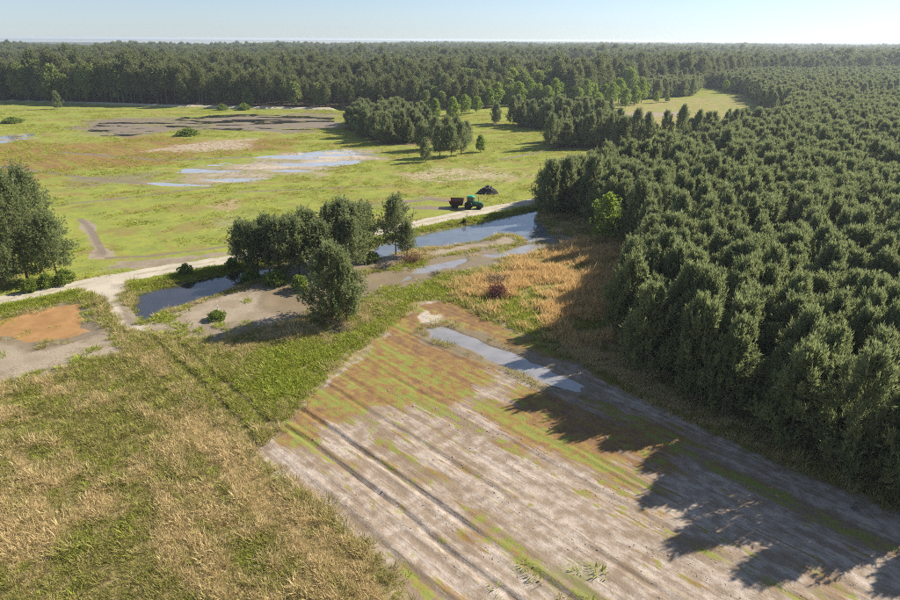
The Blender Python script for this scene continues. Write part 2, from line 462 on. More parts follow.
verge = (1 - sstep(2.5, 5.0, ldist(X, Y, SHOULDER))) * (1 - north)
green = np.maximum.reduce([soft('lush', 2.5, 1.5), soft('swath', 3, 2) * .62, north * .9, soft('bankgreen', 3, 2) * .8, soft('isgreen', 1.5, 1) * .9, soft('trackgreen', 2, 2) * .6, verge * .85, soft('weedend', 2, 1) * .8])
green = np.where(soft('field') > .5, soft('weedend', 4, 2) * .62 * (.4 + .9 * sstep(.4, .65, fbm(X, Y, 2.2, 52, 4))), green)
dry = np.maximum.reduce([soft('bank', 2.5, 1.5), soft('redpatch', 7, 6) * .75, soft('clearing', 12, 6) * .5, soft('sandspot', 9, 8) * .55, soft('ring', 3, 1.5) * .8])
leftfield = (1 - north) * (1 - field) * sstep(-1, 1, 400 - Y)
dry = np.maximum(dry, leftfield * .58 * (1 - .7 * soft('margin', 1.5))) * (1 - .8 * verge) * (1 - .6 * soft('trackgreen', 2, 2)) * (1 - .8 * soft('isgreen', 1.5, 1))
drain = np.zeros_like(X)
for dl, dw in DRAINS:
    drain = np.maximum(drain, (1 - sstep(dw * .5, dw * 1.6, ldist(X, Y, dl) + _rag * dw * .6)) * .95)
wet = np.maximum.reduce([sstep(-3.4, .6, sdist(X, Y, Z[k]) + _rag * 1.2 + _rag2 * 1.5) * .9 for k in ('ditch1', 'ditch2', 'orange', 'fieldpool')] + [drain] + [track * .85, soft('darkmud', 12, 9) * (.6 + .55 * brk), soft('wetmud', 6, 3) * .30 * (1.2 - brk), soft('wetline', 6, 3) * .6, soft('strip') * .6, soft('under') * .6, soft('flat', 2) * .30 * sstep(.4, .7, fbm(X, Y, 7, 48, 4)) * 2, soft('tracmud', 5, 3) * .8 * sstep(.4, .62, fbm(X, Y * 2, 5, 47, 4)), soft('roadmud', 2, 1.5) * .5, soft('pad', 2) * .6 * sstep(.45, .7, fbm(X, Y, 6, 49, 4))])  # the island pines' ground is included to paint its shade
litter = np.maximum.reduce([sstep(-1.5, 2.5, sdist(X, Y, w)) for w in (W_plant, W_belt, W_block2, W_block4, W_block5, W_clump)] + [sstep(-4, 4, sdist(X, Y, W_tall))])
sand = np.maximum(soft('spotwhite', 1.6, 1.4) * .8, np.maximum(soft('sandspot', 9, 9) * .45, soft('redpatch', 7, 7) * .5))
sand = np.maximum(sand, np.exp(-((ldist(X, Y, BERM) - 1.0) / 3.2) ** 2) * .62)
sand = np.maximum(sand, soft('wetmud', 9, 7) * (.30 + .35 * brk))
pale = np.maximum(soft('palering', 3, 1.5) * .9, 0)
marsh = sstep(-300, 300, sdist(X, Y, np.array([(-9000, 1500), (-700, 1700), (-200, 2900), (-300, 9000), (-16000, 14000)])))
north_far = north

def attr(me, name, r, g, b):
    a = me.attributes.new(name, 'FLOAT_COLOR', 'POINT')
    c = np.ones((len(r), 4), np.float32); c[:, 0] = r; c[:, 1] = g; c[:, 2] = b
    a.data.foreach_set('color', c.ravel())

def ground_material():
    t = NT('ground_cover')
    co = t.n('ShaderNodeTexCoord').outputs['Object']
    def zone(nm):
        a = t.n('ShaderNodeAttribute', attribute_name=nm)
        s = t.n('ShaderNodeSeparateColor'); t.t.links.new(a.outputs['Color'], s.inputs[0]); return s.outputs
    r_, m_, f_ = zone('zone_a'); o_, g_, d_ = zone('zone_b'); w_, l_, s_ = zone('zone_c'); n_, p_, k_ = zone('zone_d')
    n1 = t.noise(co, .22, 6, .6); n2 = t.noise(co, .9, 5, .6); n3 = t.noise(co, 4.5, 4, .6); n4 = t.noise(co, 14, 3, .6); nb = t.noise(co, .045, 5, .55)
    # streaks along the furrows
    mp = t.n('ShaderNodeMapping'); mp.inputs['Rotation'].default_value = (0, 0, -math.atan2(FD[1], FD[0])); t.put(mp.inputs['Vector'], co)
    mp2 = t.n('ShaderNodeMapping'); mp2.inputs['Scale'].default_value = (.10, 1.0, 1.0); t.put(mp2.inputs['Vector'], mp.outputs[0])
    st = t.noise(mp2.outputs[0], 1.1, 5, .65); st2 = t.noise(mp2.outputs[0], 3.6, 4, .6); st3 = t.noise(mp2.outputs[0], .33, 5, .6)
    def edge(m, n, amp=.9, w=.12):
        return t.rng(t.math('ADD', m, t.math('MULTIPLY', t.math('SUBTRACT', n, .5), amp)), .5 - w, .5 + w)
    # rough grass default
    base = t.mix(t.rng(n2, .35, .65), (.175, .150, .050), (.33, .26, .12))
    base = t.mix(t.rng(n3, .45, .7), base, (.13, .15, .025))
    # lush / pasture green
    gcol = t.mix(t.rng(n1, .35, .65), (.180, .270, .009), (.285, .340, .016))
    gcol = t.mix(t.rng(nb, .56, .72), gcol, (.300, .235, .040))
    gcol = t.mix(t.math('MULTIPLY', t.rng(n2, .50, .66), .6), gcol, (.140, .185, .012))
    gcol = t.mix(t.math('MULTIPLY', t.rng(st2, .55, .75), .4), gcol, (.10, .11, .02))
    nm = t.noise(co, .11, 6, .62, .4)
    gcol = t.mix(t.math('MULTIPLY', t.rng(nm, .50, .62), .75), gcol, (.200, .150, .030))
    gcol = t.mix(t.math('MULTIPLY', t.rng(nm, .46, .36), .6), gcol, (.135, .190, .016))
    gcol = t.mix(t.math('MULTIPLY', t.rng(n3, .52, .70), .5), gcol, (.110, .130, .020))
    c = t.mix(edge(g_, n2, .9, .2), base, gcol)
    # straw
    dcol = t.mix(t.rng(n2, .3, .7), (.28, .200, .100), (.44, .330, .185))
    dcol = t.mix(t.math('MULTIPLY', t.rng(n3, .5, .7), .6), dcol, (.14, .10, .045))
    c = t.mix(t.math('MULTIPLY', edge(d_, t.math('ADD', n1, t.math('MULTIPLY', t.math('SUBTRACT', n2, .5), .8)), 1.3, .2), .92), c, dcol)
    c = t.mix(t.math('MULTIPLY', p_, .6), c, (.33, .36, .20))
    # forest litter
    c = t.mix(edge(l_, n2, .5, .25), c, t.mix(n3, (.10, .065, .040), (.17, .11, .065)))
    # bare mud
    mcol = t.mix(t.rng(n1, .3, .7), (.25, .198, .155), (.47, .405, .345))
    mcol = t.mix(t.math('MULTIPLY', t.rng(n3, .5, .75), .5), mcol, (.18, .145, .115))
    mcol = t.mix(t.math('MULTIPLY', t.rng(t.math('ADD', n1, t.math('MULTIPLY', t.math('SUBTRACT', n3, .5), .4)), .50, .62), .75), mcol, t.mix(n2, (.15, .105, .072), (.23, .17, .125)))
    mm = edge(m_, t.math('ADD', n2, t.math('MULTIPLY', t.math('SUBTRACT', n1, .5), .7)), 1.0, .14)
    c = t.mix(mm, c, mcol)
    # tilled field: pale crust with streaks
    crust = t.math('ADD', t.math('MULTIPLY', st, .45), t.math('MULTIPLY', n2, .55))
    fcol = t.mix(t.rng(crust, .40, .62), (.250, .182, .155), (.60, .515, .475))
    fcol = t.mix(t.math('MULTIPLY', t.rng(t.math('ADD', st3, t.math('MULTIPLY', t.math('SUBTRACT', n1, .5), .7)), .48, .62), .8), fcol, t.mix(n3, (.120, .070, .052), (.255, .165, .130)))
    fcol = t.mix(t.math('MULTIPLY', t.rng(st2, .54, .68), .6), fcol, (.150, .105, .082))
    fcol = t.mix(t.math('MULTIPLY', t.rng(n4, .50, .66), .55), fcol, (.165, .120, .092))
    fm = edge(f_, n3, .5, .2)
    c = t.mix(fm, c, fcol)
    # algae and moss in streaks: rust to yellow green
    mo = t.math('ADD', t.math('MULTIPLY', st, .6), t.math('MULTIPLY', n1, .4))
    mo = t.math('ADD', mo, t.math('MULTIPLY', t.math('SUBTRACT', st2, .5), .42))
    mo = t.math('ADD', mo, t.math('MULTIPLY', t.math('SUBTRACT', n2, .5), .55))
    mo = t.math('ADD', mo, t.math('MULTIPLY', t.math('SUBTRACT', st3, .5), .8))
    mk = t.rng(t.math('ADD', t.math('MULTIPLY', t.math('SUBTRACT', o_, .5), .66), mo), .47, .61)
    ocol = t.ramp(t.math('ADD', t.math('MULTIPLY', n2, .5), t.math('MULTIPLY', st3, .5)), [(.41, (.120, .040, .014)), (.48, (.215, .078, .009)), (.53, (.240, .145, .005)), (.575, (.180, .235, .004))])
    ocol = t.mix(t.math('MULTIPLY', t.rng(n3, .5, .72), .5), ocol, (.10, .068, .028))
    c = t.mix(t.math('MULTIPLY', mk, .95), c, ocol)
    # green weeds in the field
    c = t.mix(t.math('MULTIPLY', edge(t.math('MULTIPLY', g_, f_), n3, .9, .2), .9), c, (.14, .18, .025))
    # sandy road
    rcol = t.mix(t.rng(n1, .3, .7), (.48, .43, .36), (.64, .59, .51))
    rcol = t.mix(t.math('MULTIPLY', t.rng(n3, .5, .75), .3), rcol, (.36, .31, .25))
    c = t.mix(edge(s_, n2, .7, .15), c, (.56, .50, .44))
    rm = edge(r_, n3, .55, .2)
    rcol = t.mix(t.math('MULTIPLY', t.math('MULTIPLY', n_, t.rng(n2, .35, .6)), .75), rcol, (.24, .22, .10))
    c = t.mix(rm, c, rcol)
    # wet mud is darker and glossier; this mask also paints shade under the island pines
    wm = edge(w_, n2, .7, .25)
    c = t.mix(t.math('MULTIPLY', wm, .85), c, t.mix(n2, (.105, .070, .045), (.185, .130, .088)))
    # far tidal marsh
    c = t.mix(k_, c, t.mix(t.rng(t.noise(co, .0016, 4), .45, .6), (.24, .20, .12), (.16, .17, .10)))
    rough = t.math('SUBTRACT', .95, t.math('MULTIPLY', wm, .45))
    bmp = t.math('ADD', t.math('MULTIPLY', n3, .6), t.math('ADD', t.math('MULTIPLY', n4, .35), t.math('MULTIPLY', t.math('MULTIPLY', st2, fm), .6)))
    p = t.bsdf(c, rough, t.math('MULTIPLY', wm, .35), bmp, .55, .12)
    return t.done(p)
M_ground = ground_material()
gm = mesh_np('ground', np.stack([X, Y, HZ], -1), FQ, [M_ground], True)
attr(gm, 'zone_a', road, mud, field); attr(gm, 'zone_b', moss, green, dry)
attr(gm, 'zone_c', wet, litter, sand); attr(gm, 'zone_d', np.exp(-(rd / .38) ** 2) * (1 - soft('crossing', 1)), pale, marsh)
tag(link(bpy.data.objects.new('ground', gm)), kind='structure')

# ------------------------------------------------------------------ water sheets
def water_mat(name, col, rough, ior, bstr=.04):
    t = NT(name); co = t.n('ShaderNodeTexCoord').outputs['Object']
    f = t.noise(co, 2.2, 3, .5); g = t.noise(co, .5, 3, .5)
    c = t.mix(t.rng(g, .3, .7), col, tuple(k * .8 for k in col))
    p = t.bsdf(c, rough, .5, f, bstr, .05); p.inputs['IOR'].default_value = ior
    return t.done(p)
M_clear = water_mat('ditch_water', (.13, .15, .17), .03, 2.1)
M_silver = water_mat('silvery_film_water', (.36, .36, .365), .06, 2.0)  # pale grey base paints in the bright sky reflection
M_film = water_mat('shallow_water', (.26, .25, .245), .05, 1.9)
M_brown = water_mat('brown_ditch_water', (.035, .033, .036), .02, 1.9)
M_silt = water_mat('silty_water', (.40, .225, .10), .03, 1.6)
M_bay = water_mat('bay_water', (.10, .14, .18), .15, 1.4)
def water(name, pg, z, mat, grow=0.0):
    c = pg.mean(0)
    P = c + (pg - c) * (1 + grow)
    me = mesh_np(name, np.c_[P, np.full(len(P), z)], [tuple(range(len(P)))], [mat])
    return tag(link(bpy.data.objects.new(name, me)), kind='structure')
water('ditch_water', Z['ditch1'], -.20, M_brown, .05)
water('ditch_water', Z['ditch2'], -.20, M_clear, .05)
water('silty_water', Z['orange'], -.14, M_silt, .06)
water('field_water', Z['fieldpool'], -.11, M_film, .05)
water('pasture_water', poly((40, 188), (120, 168), (380, 145), (392, 160), (240, 190)), -.16, M_silver)
water('marsh_water', poly((70, 138), (90, 118), (340, 111), (345, 131), (200, 134)), -.215, M_brown)
water('pasture_pool', poly((-60, 150), (-40, 136), (50, 128), (50, 140), (0, 150)), -.168, M_film)
water('track_water', poly((396, 284), (420, 265), (552, 234), (558, 244), (470, 268), (425, 290)), -.185, M_film)
water('bay', np.array([(-15000, 2000), (-1500, 1950), (-620, 2500), (-900, 3600), (-700, 5200), (-14000, 12000)]), .35, M_bay)

# ------------------------------------------------------------------ tree meshes
def unit(v): return v / (np.linalg.norm(v, axis=-1, keepdims=True) + 1e-9)
def blades(P, D, n, L, Wd, spread, r, flat=0.0):
    """n diamond blades per tuft at points P with directions D; returns verts, quads, tint"""
    P = np.repeat(P, n, 0); D = np.repeat(D, n, 0)
    tint = np.repeat(r.random(len(P) // n), n) * .7 + r.random(len(P)) * .3
    d = unit(D + r.normal(0, spread, D.shape))
    side = unit(np.cross(d, unit(r.normal(0, 1, d.shape))))
    ln = (L * r.uniform(.65, 1.25, len(P)))[:, None]; wd = (Wd * r.uniform(.7, 1.3, len(P)))[:, None]
    V = np.stack([P, P + d * ln * .5 + side * wd * .5, P + d * ln, P + d * ln * .5 - side * wd * .5], 1).reshape(-1, 3)
    F = np.arange(len(V)).reshape(-1, 4)
    return V, F, np.repeat(tint, 4)
def foliage_mesh(name, V, F, tint, mat):
    me = mesh_np(name, V, F, [mat])
    a = me.attributes.new('tint', 'FLOAT', 'POINT'); a.data.foreach_set('value', tint.astype(np.float32))
    return me

def pine(seed, Ht, R, base, nbr, ntuft, nbl, mat, L=.42, Wd=.075, shape=0.75, clump=.42, bare=.25, trunk_r=.13, shoots=3, vary=.25, spread=.42):
    """a pine of height Ht: trunk mesh (stem and limbs) and crown mesh (needle tufts in clumps along up-curving limbs)"""
    r = np.random.default_rng(seed)
    mb = MB()
    bend = r.normal(0, .02, 2) * Ht
    def stem(z):
        u = z / Ht
        return np.array([bend[0] * math.sin(u * 2.2), bend[1] * math.sin(u * 2.6), z])
    zs = np.linspace(-.3, Ht * .97, 9)
    mb.tube([stem(z) for z in zs], [trunk_r * (1.15 if z <= 0 else 1) * (1 - .9 * max(z, 0) / Ht) + .012 for z in zs], 7)
    PP = []; DD = []
    hb = base * Ht
    skew = r.uniform(0, 2 * math.pi)
    for i in range(nbr):
        t = (i + r.uniform(0, .9)) / nbr
        z = hb + (Ht * .97 - hb) * t ** .92
        az = i * 2.399 + r.normal(0, .35)
        prof = (1 - t) ** shape * min(1, .55 + t * 2.2) + .08
        Lb = R * prof * r.uniform(.93 - vary, .93 + vary) * (1 + .14 * math.cos(az - skew))
        el = -.05 + .95 * t + r.normal(0, .12)
        o = stem(z); h = np.array([math.cos(az), math.sin(az), 0.0])
        mid = o + h * Lb * .55 * math.cos(el) + np.array([0, 0, Lb * .55 * math.sin(el)])
        el2 = min(1.35, el + .5)
        tip = mid + h * Lb * .5 * math.cos(el2) + np.array([0, 0, Lb * .5 * math.sin(el2)])
        br = .035 * (1 - .7 * t) * (Ht / 10) + .008
        mb.tube([o, mid, tip], [br, br * .65, br * .3], 3, False)
        k = max(5, int(ntuft * (.35 + .65 * Lb / R)))
        u = 1 - (1 - bare) * r.random(k) ** 1.4
        c = np.where((u < .55)[:, None], o + (mid - o) * (u / .55)[:, None], mid + (tip - mid) * ((u - .55) / .45)[:, None])
        off = r.normal(0, 1, (k, 3)) * clump * (.35 + .45 * Lb / R) * np.array([1, 1, .62])
        p = c + off
        PP.append(p)
        DD.append(unit(h * .75 + unit(off) * .55 + np.array([0, 0, .85])))
        # upright shoots along the outer limb
        for q in range(shoots):
            b0 = mid + (tip - mid) * r.uniform(.1, 1.05) + r.normal(0, .22, 3) * np.array([1, 1, .3])
            kk = 4
            PP.append(b0 + np.outer(np.linspace(0, 1, kk), (h * .12 + np.array([0, 0, 1.])) * r.uniform(.4, 1.2) * (Ht / 9.5)))
            DD.append(np.tile(unit(h * .15 + np.array([0, 0, 1.])), (kk, 1)))
    # leader candle
    k = 10
    PP.append(stem(Ht * .93) + r.normal(0, 1, (k, 3)) * np.array([.12, .12, .3])); DD.append(np.tile([0, 0, 1.], (k, 1)))
    P = np.concatenate(PP); D = np.concatenate(DD)
    V, F, tint = blades(P, D, nbl, L, Wd, spread, r)
    tm = mesh_np('trunk', np.array([tuple(v) for v in mb.V]), mb.F, [M_bark], True)
    return tm, foliage_mesh('crown', V, F, tint, mat)

def broadleaf(seed, Ht, R, base, nbl, ntuft, mat, L=.34, Wd=.24, trunk_r=.13, cone=0.0, twigmat=None):
    """rounded leafy tree or shrub: lobes on forking limbs, each lobe a cloud of leaves"""
    r = np.random.default_rng(seed)
    mb = MB()
    mb.tube([(0, 0, -.2), (0, 0, Ht * .4), (r.normal(0, .05) * Ht, r.normal(0, .05) * Ht, Ht * .85)], [trunk_r * 1.2, trunk_r * .8, .02], 6)
    PP = []; DD = []
    for i in range(nbl):
        t = (i + .5) / nbl
        z = Ht * (base + (1 - base) * t * .95)
        az = i * 2.399 + r.normal(0, .4)
        rr = R * (math.sin(math.pi * min(1, .22 + .78 * t)) ** .7 * (1 - cone) + cone * (1 - t)) * r.uniform(.45, .95)
        c = np.array([math.cos(az) * rr, math.sin(az) * rr, z])
        mb.tube([(0, 0, z * .62), c * np.array([.5, .5, 1]) * np.array([1, 1, .9]), c], [.05 * Ht / 8, .03 * Ht / 8, .01], 3, False)
        k = ntuft
        d = unit(r.normal(0, 1, (k, 3)))
        q = d * (r.random((k, 1)) ** .4) * R * r.uniform(.26, .44) * np.array([1, 1, .75])
        PP.append(c + q); DD.append(unit(d + np.array([0, 0, .4])))
    P = np.concatenate(PP); P[:, 2] = np.maximum(P[:, 2], .05)
    V, F, tint = blades(P, np.concatenate(DD), 3, L, Wd, .7, r)
    tm = mesh_np('trunk', np.array([tuple(v) for v in mb.V]), mb.F, [twigmat or M_bark], True)
    return tm, foliage_mesh('crown', V, F, tint, mat)

YOUNG = [pine(100 + i, h_, r_, .08, nb_, 24, 6, M_needle, L=.54, Wd=.068, shape=sh_, spread=.30, clump=cl_, trunk_r=.12, shoots=7, vary=.42)
         for i, (h_, r_, nb_, sh_, cl_) in enumerate([(9.2, 2.7, 66, .58, .34), (9.9, 2.9, 72, .66, .34), (8.8, 2.7, 62, .50, .36), (9.6, 2.6, 70, .72, .32), (9.3, 3.1, 74, .54, .36),
                                                      (9.0, 2.3, 58, .80, .30), (8.4, 2.8, 64, .48, .36), (9.5, 3.0, 60, .60, .34), (8.2, 2.3, 54, .68, .32)])]
ISLE = [pine(200 + i, r_h, r_r, .17, 66, 36, 6, M_needle, L=.42, Wd=.085, shape=.5, clump=.54, trunk_r=.13)
        for i, (r_h, r_r) in enumerate([(9.8, 3.3), (9.0, 3.1), (10.2, 3.3), (9.4, 3.6), (8.6, 3.0)])]
EDGE = [pine(300 + i, r_h, r_r, .09, 92, 36, 6, M_needle, L=.46, Wd=.09, shape=.5, clump=.55, trunk_r=.19)
        for i, (r_h, r_r) in enumerate([(15.5, 4.2), (14.5, 4.0), (16, 4.5)])]
BUSHY = [pine(380, 8.9, 4.6, .05, 96, 40, 6, M_needle, L=.42, Wd=.085, shape=.5, clump=.60, trunk_r=.16, shoots=4)]
TALL = [pine(400 + i, r_h, r_r, b, 48, 26, 4, M_tallneedle, L=.85, Wd=.26, shape=.42, clump=.95, bare=.35, trunk_r=.22, shoots=1)
        for i, (r_h, r_r, b) in enumerate([(18.5, 4.0, .40), (17.0, 3.6, .30), (19.5, 4.3, .45), (16.5, 3.9, .25), (18, 3.4, .5)])]
HARD = [broadleaf(500 + i, h, r_, b, 30, 46, M_leaf, .42, .30, .14, c) for i, (h, r_, b, c) in enumerate([(9, 3.0, .2, 0), (8, 2.6, .15, .25), (10.5, 3.2, .22, .2)])]
SHRUB = [broadleaf(600 + i, h, r_, .08, 18, 46, M_shrub, .20, .13, .05, .1) for i, (h, r_) in enumerate([(1.5, 1.1), (1.2, 1.3), (2.0, 1.2)])]

def stand(name, kind, x, y, s=1.0, rz=None, label=None, cat='tree', group=None, sink=0.0, sz=None):
    """one tree or shrub as a thing: an Empty at its foot with its trunk and crown"""
    rz = random.uniform(0, 6.283) if rz is None else rz
    o = empty(name, (x, y, hz(x, y) - sink), rz, s)
    if sz: o.scale = (s, s, s * sz)
    link(bpy.data.objects.new('trunk', kind[0]), o); link(bpy.data.objects.new('crown', kind[1]), o)
    return tag(o, label, cat, group)

# ------------------------------------------------------------------ instanced stuff (woods beyond the single trees, grass)
def stuff(name, label, cat, meshes, pts, rot, scl, pick, tilt=None):
    """one object: the point cloud pts carries a copy of one of the meshes at each point"""
    col = bpy.data.collections.new(name + '_kinds')
    for i, (me_list) in enumerate(meshes):
        if len(me_list) == 1: me = me_list[0]
        else: me = join_meshes(name + '_kind', me_list)
        col.objects.link(bpy.data.objects.new('%s_kind_%02d' % (name, i), me))
    me = bpy.data.meshes.new(name)
    me.vertices.add(len(pts)); me.vertices.foreach_set('co', np.asarray(pts, np.float32).ravel())
    a = me.attributes.new('rot', 'FLOAT_VECTOR', 'POINT')
    rv = np.zeros((len(pts), 3), np.float32); rv[:, 2] = rot
    if tilt is not None: rv[:, :2] = tilt
    a.data.foreach_set('vector', rv.ravel())
    a = me.attributes.new('scl', 'FLOAT_VECTOR', 'POINT'); a.data.foreach_set('vector', np.asarray(scl, np.float32).ravel())
    a = me.attributes.new('pick', 'INT', 'POINT'); a.data.foreach_set('value', np.asarray(pick, np.int32))
    me.update()
    o = link(bpy.data.objects.new(name, me))
    ng = bpy.data.node_groups.new(name + '_scatter', 'GeometryNodeTree')
    ng.interface.new_socket('Geometry', in_out='INPUT', socket_type='NodeSocketGeometry')
    ng.interface.new_socket('Geometry', in_out='OUTPUT', socket_type='NodeSocketGeometry')
    N = ng.nodes; Lk = ng.links
    gi = N.new('NodeGroupInput'); go = N.new('NodeGroupOutput')
    ci = N.new('GeometryNodeCollectionInfo'); ci.inputs[0].default_value = col
    ci.inputs['Separate Children'].default_value = True; ci.inputs['Reset Children'].default_value = True
    ip = N.new('GeometryNodeInstanceOnPoints'); ip.inputs['Pick Instance'].default_value = True
    def na(nm, ty):
        n = N.new('GeometryNodeInputNamedAttribute'); n.data_type = ty; n.inputs[0].default_value = nm; return n.outputs[0]
    e2r = N.new('FunctionNodeEulerToRotation')
    Lk.new(na('rot', 'FLOAT_VECTOR'), e2r.inputs[0]); Lk.new(e2r.outputs[0], ip.inputs['Rotation'])
    Lk.new(na('scl', 'FLOAT_VECTOR'), ip.inputs['Scale']); Lk.new(na('pick', 'INT'), ip.inputs['Instance Index'])
    Lk.new(gi.outputs[0], ip.inputs['Points']); Lk.new(ci.outputs[0], ip.inputs['Instance']); Lk.new(ip.outputs[0], go.inputs[0])
    md = o.modifiers.new('scatter', 'NODES'); md.node_group = ng
    return tag(o, label, cat, None, 'stuff')
def join_meshes(name, mes):
    V = []; F = []; fm = []; tint = []; mats = []; b = 0
    for k, me in enumerate(mes):
        n = len(me.vertices); v = np.zeros(n * 3, np.float32); me.vertices.foreach_get('co', v); V.append(v.reshape(-1, 3))
        for p in me.polygons: F.append(tuple(i + b for i in p.vertices)); fm.append(k)
        t = np.zeros(n, np.float32)
        if 'tint' in me.attributes: me.attributes['tint'].data.foreach_get('value', t)
        tint.append(t); mats.append(me.materials[0]); b += n
    return_me = mesh_np(name, np.concatenate(V), F, mats, False, fm)
    a = return_me.attributes.new('tint', 'FLOAT', 'POINT'); a.data.foreach_set('value', np.concatenate(tint))
    return return_me

def grid_pts(pg, sp, jit=.38, r=rng, sdmin=0.0):
    lo = pg.min(0); hi = pg.max(0)
    x, y = np.meshgrid(np.arange(lo[0], hi[0], sp), np.arange(lo[1], hi[1], sp))
    x = x.ravel() + r.uniform(-jit, jit, x.size) * sp; y = y.ravel() + r.uniform(-jit, jit, y.size) * sp
    m = (sdist(x, y, pg) > sdmin)
    return np.c_[x[m], y[m]]
def in_view(P, mx=12.0):
    """drop what lies far outside the picture's cone"""
    return P[(np.abs(P[:, 0]) < P[:, 1] * .80 + mx) & (P[:, 1] > 5)]

# -- the pines of the plantation and the other young blocks
pl = in_view(grid_pts(W_plant, 2.85, .48), 14)
_b = np.array(at(605, 243)); pl = pl[np.hypot(pl[:, 0] - _b[0] - 2.5, pl[:, 1] - _b[1] - 1.2) > 5.0]
bl = np.concatenate([grid_pts(W_belt, 3.7), grid_pts(W_block2, 3.7)])
cl = grid_pts(W_clump, 4.7)
b45 = in_view(np.concatenate([grid_pts(W_block4, 3.6), grid_pts(W_block5, 3.9)]), 20)
def seen_rank(P):
    # what shows most: near the camera or along the open front edge
    e = sdist(P[:, 0], P[:, 1], W_plant)
    return np.hypot(P[:, 0], P[:, 1]) + np.clip(e, 0, 12) * 1.2
order = np.argsort(seen_rank(pl))
cone = np.abs(pl[order][:, 0]) < pl[order][:, 1] * .76 + 3
near_pl = pl[order[cone]][:205]
nset = set(map(tuple, near_pl)); rest = np.array([p for p in pl if tuple(p) not in nset])
edge_d = sdist(near_pl[:, 0], near_pl[:, 1], W_plant)
G_PL = 'pines of the young plantation'
ORD = ('first second third fourth fifth sixth seventh eighth ninth tenth eleventh twelfth thirteenth fourteenth fifteenth sixteenth seventeenth eighteenth nineteenth twentieth '
       'twenty-first twenty-second twenty-third twenty-fourth twenty-fifth twenty-sixth twenty-seventh twenty-eighth twenty-ninth thirtieth thirty-first thirty-second thirty-third').split()
front = np.where(edge_d < 2.6)[0]; front = front[np.argsort(near_pl[front][:, 1])]
place = {int(i): k for k, i in enumerate(front)}
for i, ((x, y), e) in enumerate(zip(near_pl, edge_d)):
    lab = ('young pine in the plantation front row, %s from its near right end' % ORD[min(place[i], 32)] if e < 2.6
           else 'young pine in the dense plantation, behind its front row')
    stand('pine_tree', random.choice(YOUNG), x, y, random.uniform(.84, 1.14), None, lab, 'pine tree', G_PL + (' front row' if e < 2.6 else ''), sz=random.uniform(.93, 1.08))
for x, y in cl:
    stand('pine_tree', random.choice(YOUNG), x, y, random.uniform(.95, 1.3), None, 'pine in the isolated thicket standing in the far pasture', 'pine tree', 'pines of the thicket in the far pasture', sz=random.uniform(.72, .88))

P = np.concatenate([rest, bl, b45]); n = len(P)
sc = rng.uniform(.84, 1.16, n); stretch = rng.uniform(.93, 1.08, n)
h_ = height(P[:, 0], P[:, 1])
stuff('plantation_woods', 'dense young pine woods stretching back behind the front pines', 'woods', YOUNG, np.c_[P, h_], rng.uniform(0, 6.28, n),
      np.c_[sc, sc, sc * stretch], rng.integers(0, len(YOUNG), n))
print('plantation', len(pl), 'blocks', len(bl), len(b45), 'clump', len(cl))

# -- tall old woods behind
def ring(pg, sp, d0, d1):
    lo = pg.min(0); hi = pg.max(0)
    Pn = grid_pts(np.array(pg), sp, .5); gap = fbm(Pn[:, 0], Pn[:, 1] * .7, 150, 93, 3); front = sdist(Pn[:, 0], Pn[:, 1], np.array(pg)) < 25; Pn = Pn[(gap < .64) | front]; d = np.hypot(Pn[:, 0], Pn[:, 1])
    return in_view(Pn[(d >= d0) & (d < d1)], 30)
t1 = ring(W_tall, 5.2, 0, 800); t2 = ring(W_tall, 8.5, 800, 3400)
def tall_scale(P, k):
    lump = .52 + .86 * fbm(P[:, 0], P[:, 1], 90, 91, 3)
    return k * lump * rng.uniform(.72, 1.18, len(P))
s1 = tall_scale(t1, 1.0); s2 = tall_scale(t2, 1.0)
P = np.concatenate([t1, t2]); n = len(P)
sx = np.concatenate([s1, s2 * 1.35]); szz = np.concatenate([s1, s2])
hard = (rng.random(n) < .05 + .55 * (fbm(P[:, 0], P[:, 1] * .6, 120, 95, 3) > .56))
pk = np.where(hard, len(TALL) + rng.integers(0, 2, n), rng.integers(0, len(TALL), n))
sx = np.where(hard, sx * 1.5, sx); szz = np.where(hard, szz * 1.55, szz)
M_leafold = leafmat('old_wood_leaves', (.14, .190, .040), (.27, .315, .075), (.18, .215, .075), .42)
OLDH = [broadleaf(550 + i, h, r_, .25, 24, 40, M_leafold, .5, .38, .16) for i, (h, r_) in enumerate([(10, 3.2), (9.5, 3.0)])]
stuff('tall_woods', 'tall dark mixed pine woods filling the distance behind the pasture', 'woods', TALL + OLDH, np.c_[P, height(P[:, 0], P[:, 1]) - .1], rng.uniform(0, 6.28, n), np.c_[sx, sx, szz], pk)
print('tall', len(t1), len(t2))

# -- distant wooded land to the horizon
def distant(name, pts_poly, z, sp, label):
    lo = pts_poly.min(0); hi = pts_poly.max(0)
    x, y = np.meshgrid(np.arange(lo[0], hi[0], sp), np.arange(lo[1], hi[1], sp))
    s = sdist(x.ravel(), y.ravel(), pts_poly)
    hh = np.clip(s / 30, -.3, 1) * z * (.45 + .95 * fbm(x.ravel(), y.ravel(), 700, 97, 4)) - .5
    V = np.c_[x.ravel(), y.ravel(), hh]
    i = np.arange(x.size).reshape(x.shape)
    F = np.stack([i[:-1, :-1], i[:-1, 1:], i[1:, 1:], i[1:, :-1]], -1).reshape(-1, 4)
    F = F[(s.reshape(-1)[F] > -28).any(1)]
    return V, F
t = NT('distant_canopy'); co = t.n('ShaderNodeTexCoord').outputs['Object']
f = t.noise(co, .02, 6, .65)
M_far = t.done(t.bsdf(t.mix(t.rng(f, .35, .65), (.035, .050, .022), (.080, .095, .045)), .9, .1, f, 1.0, 8.0))
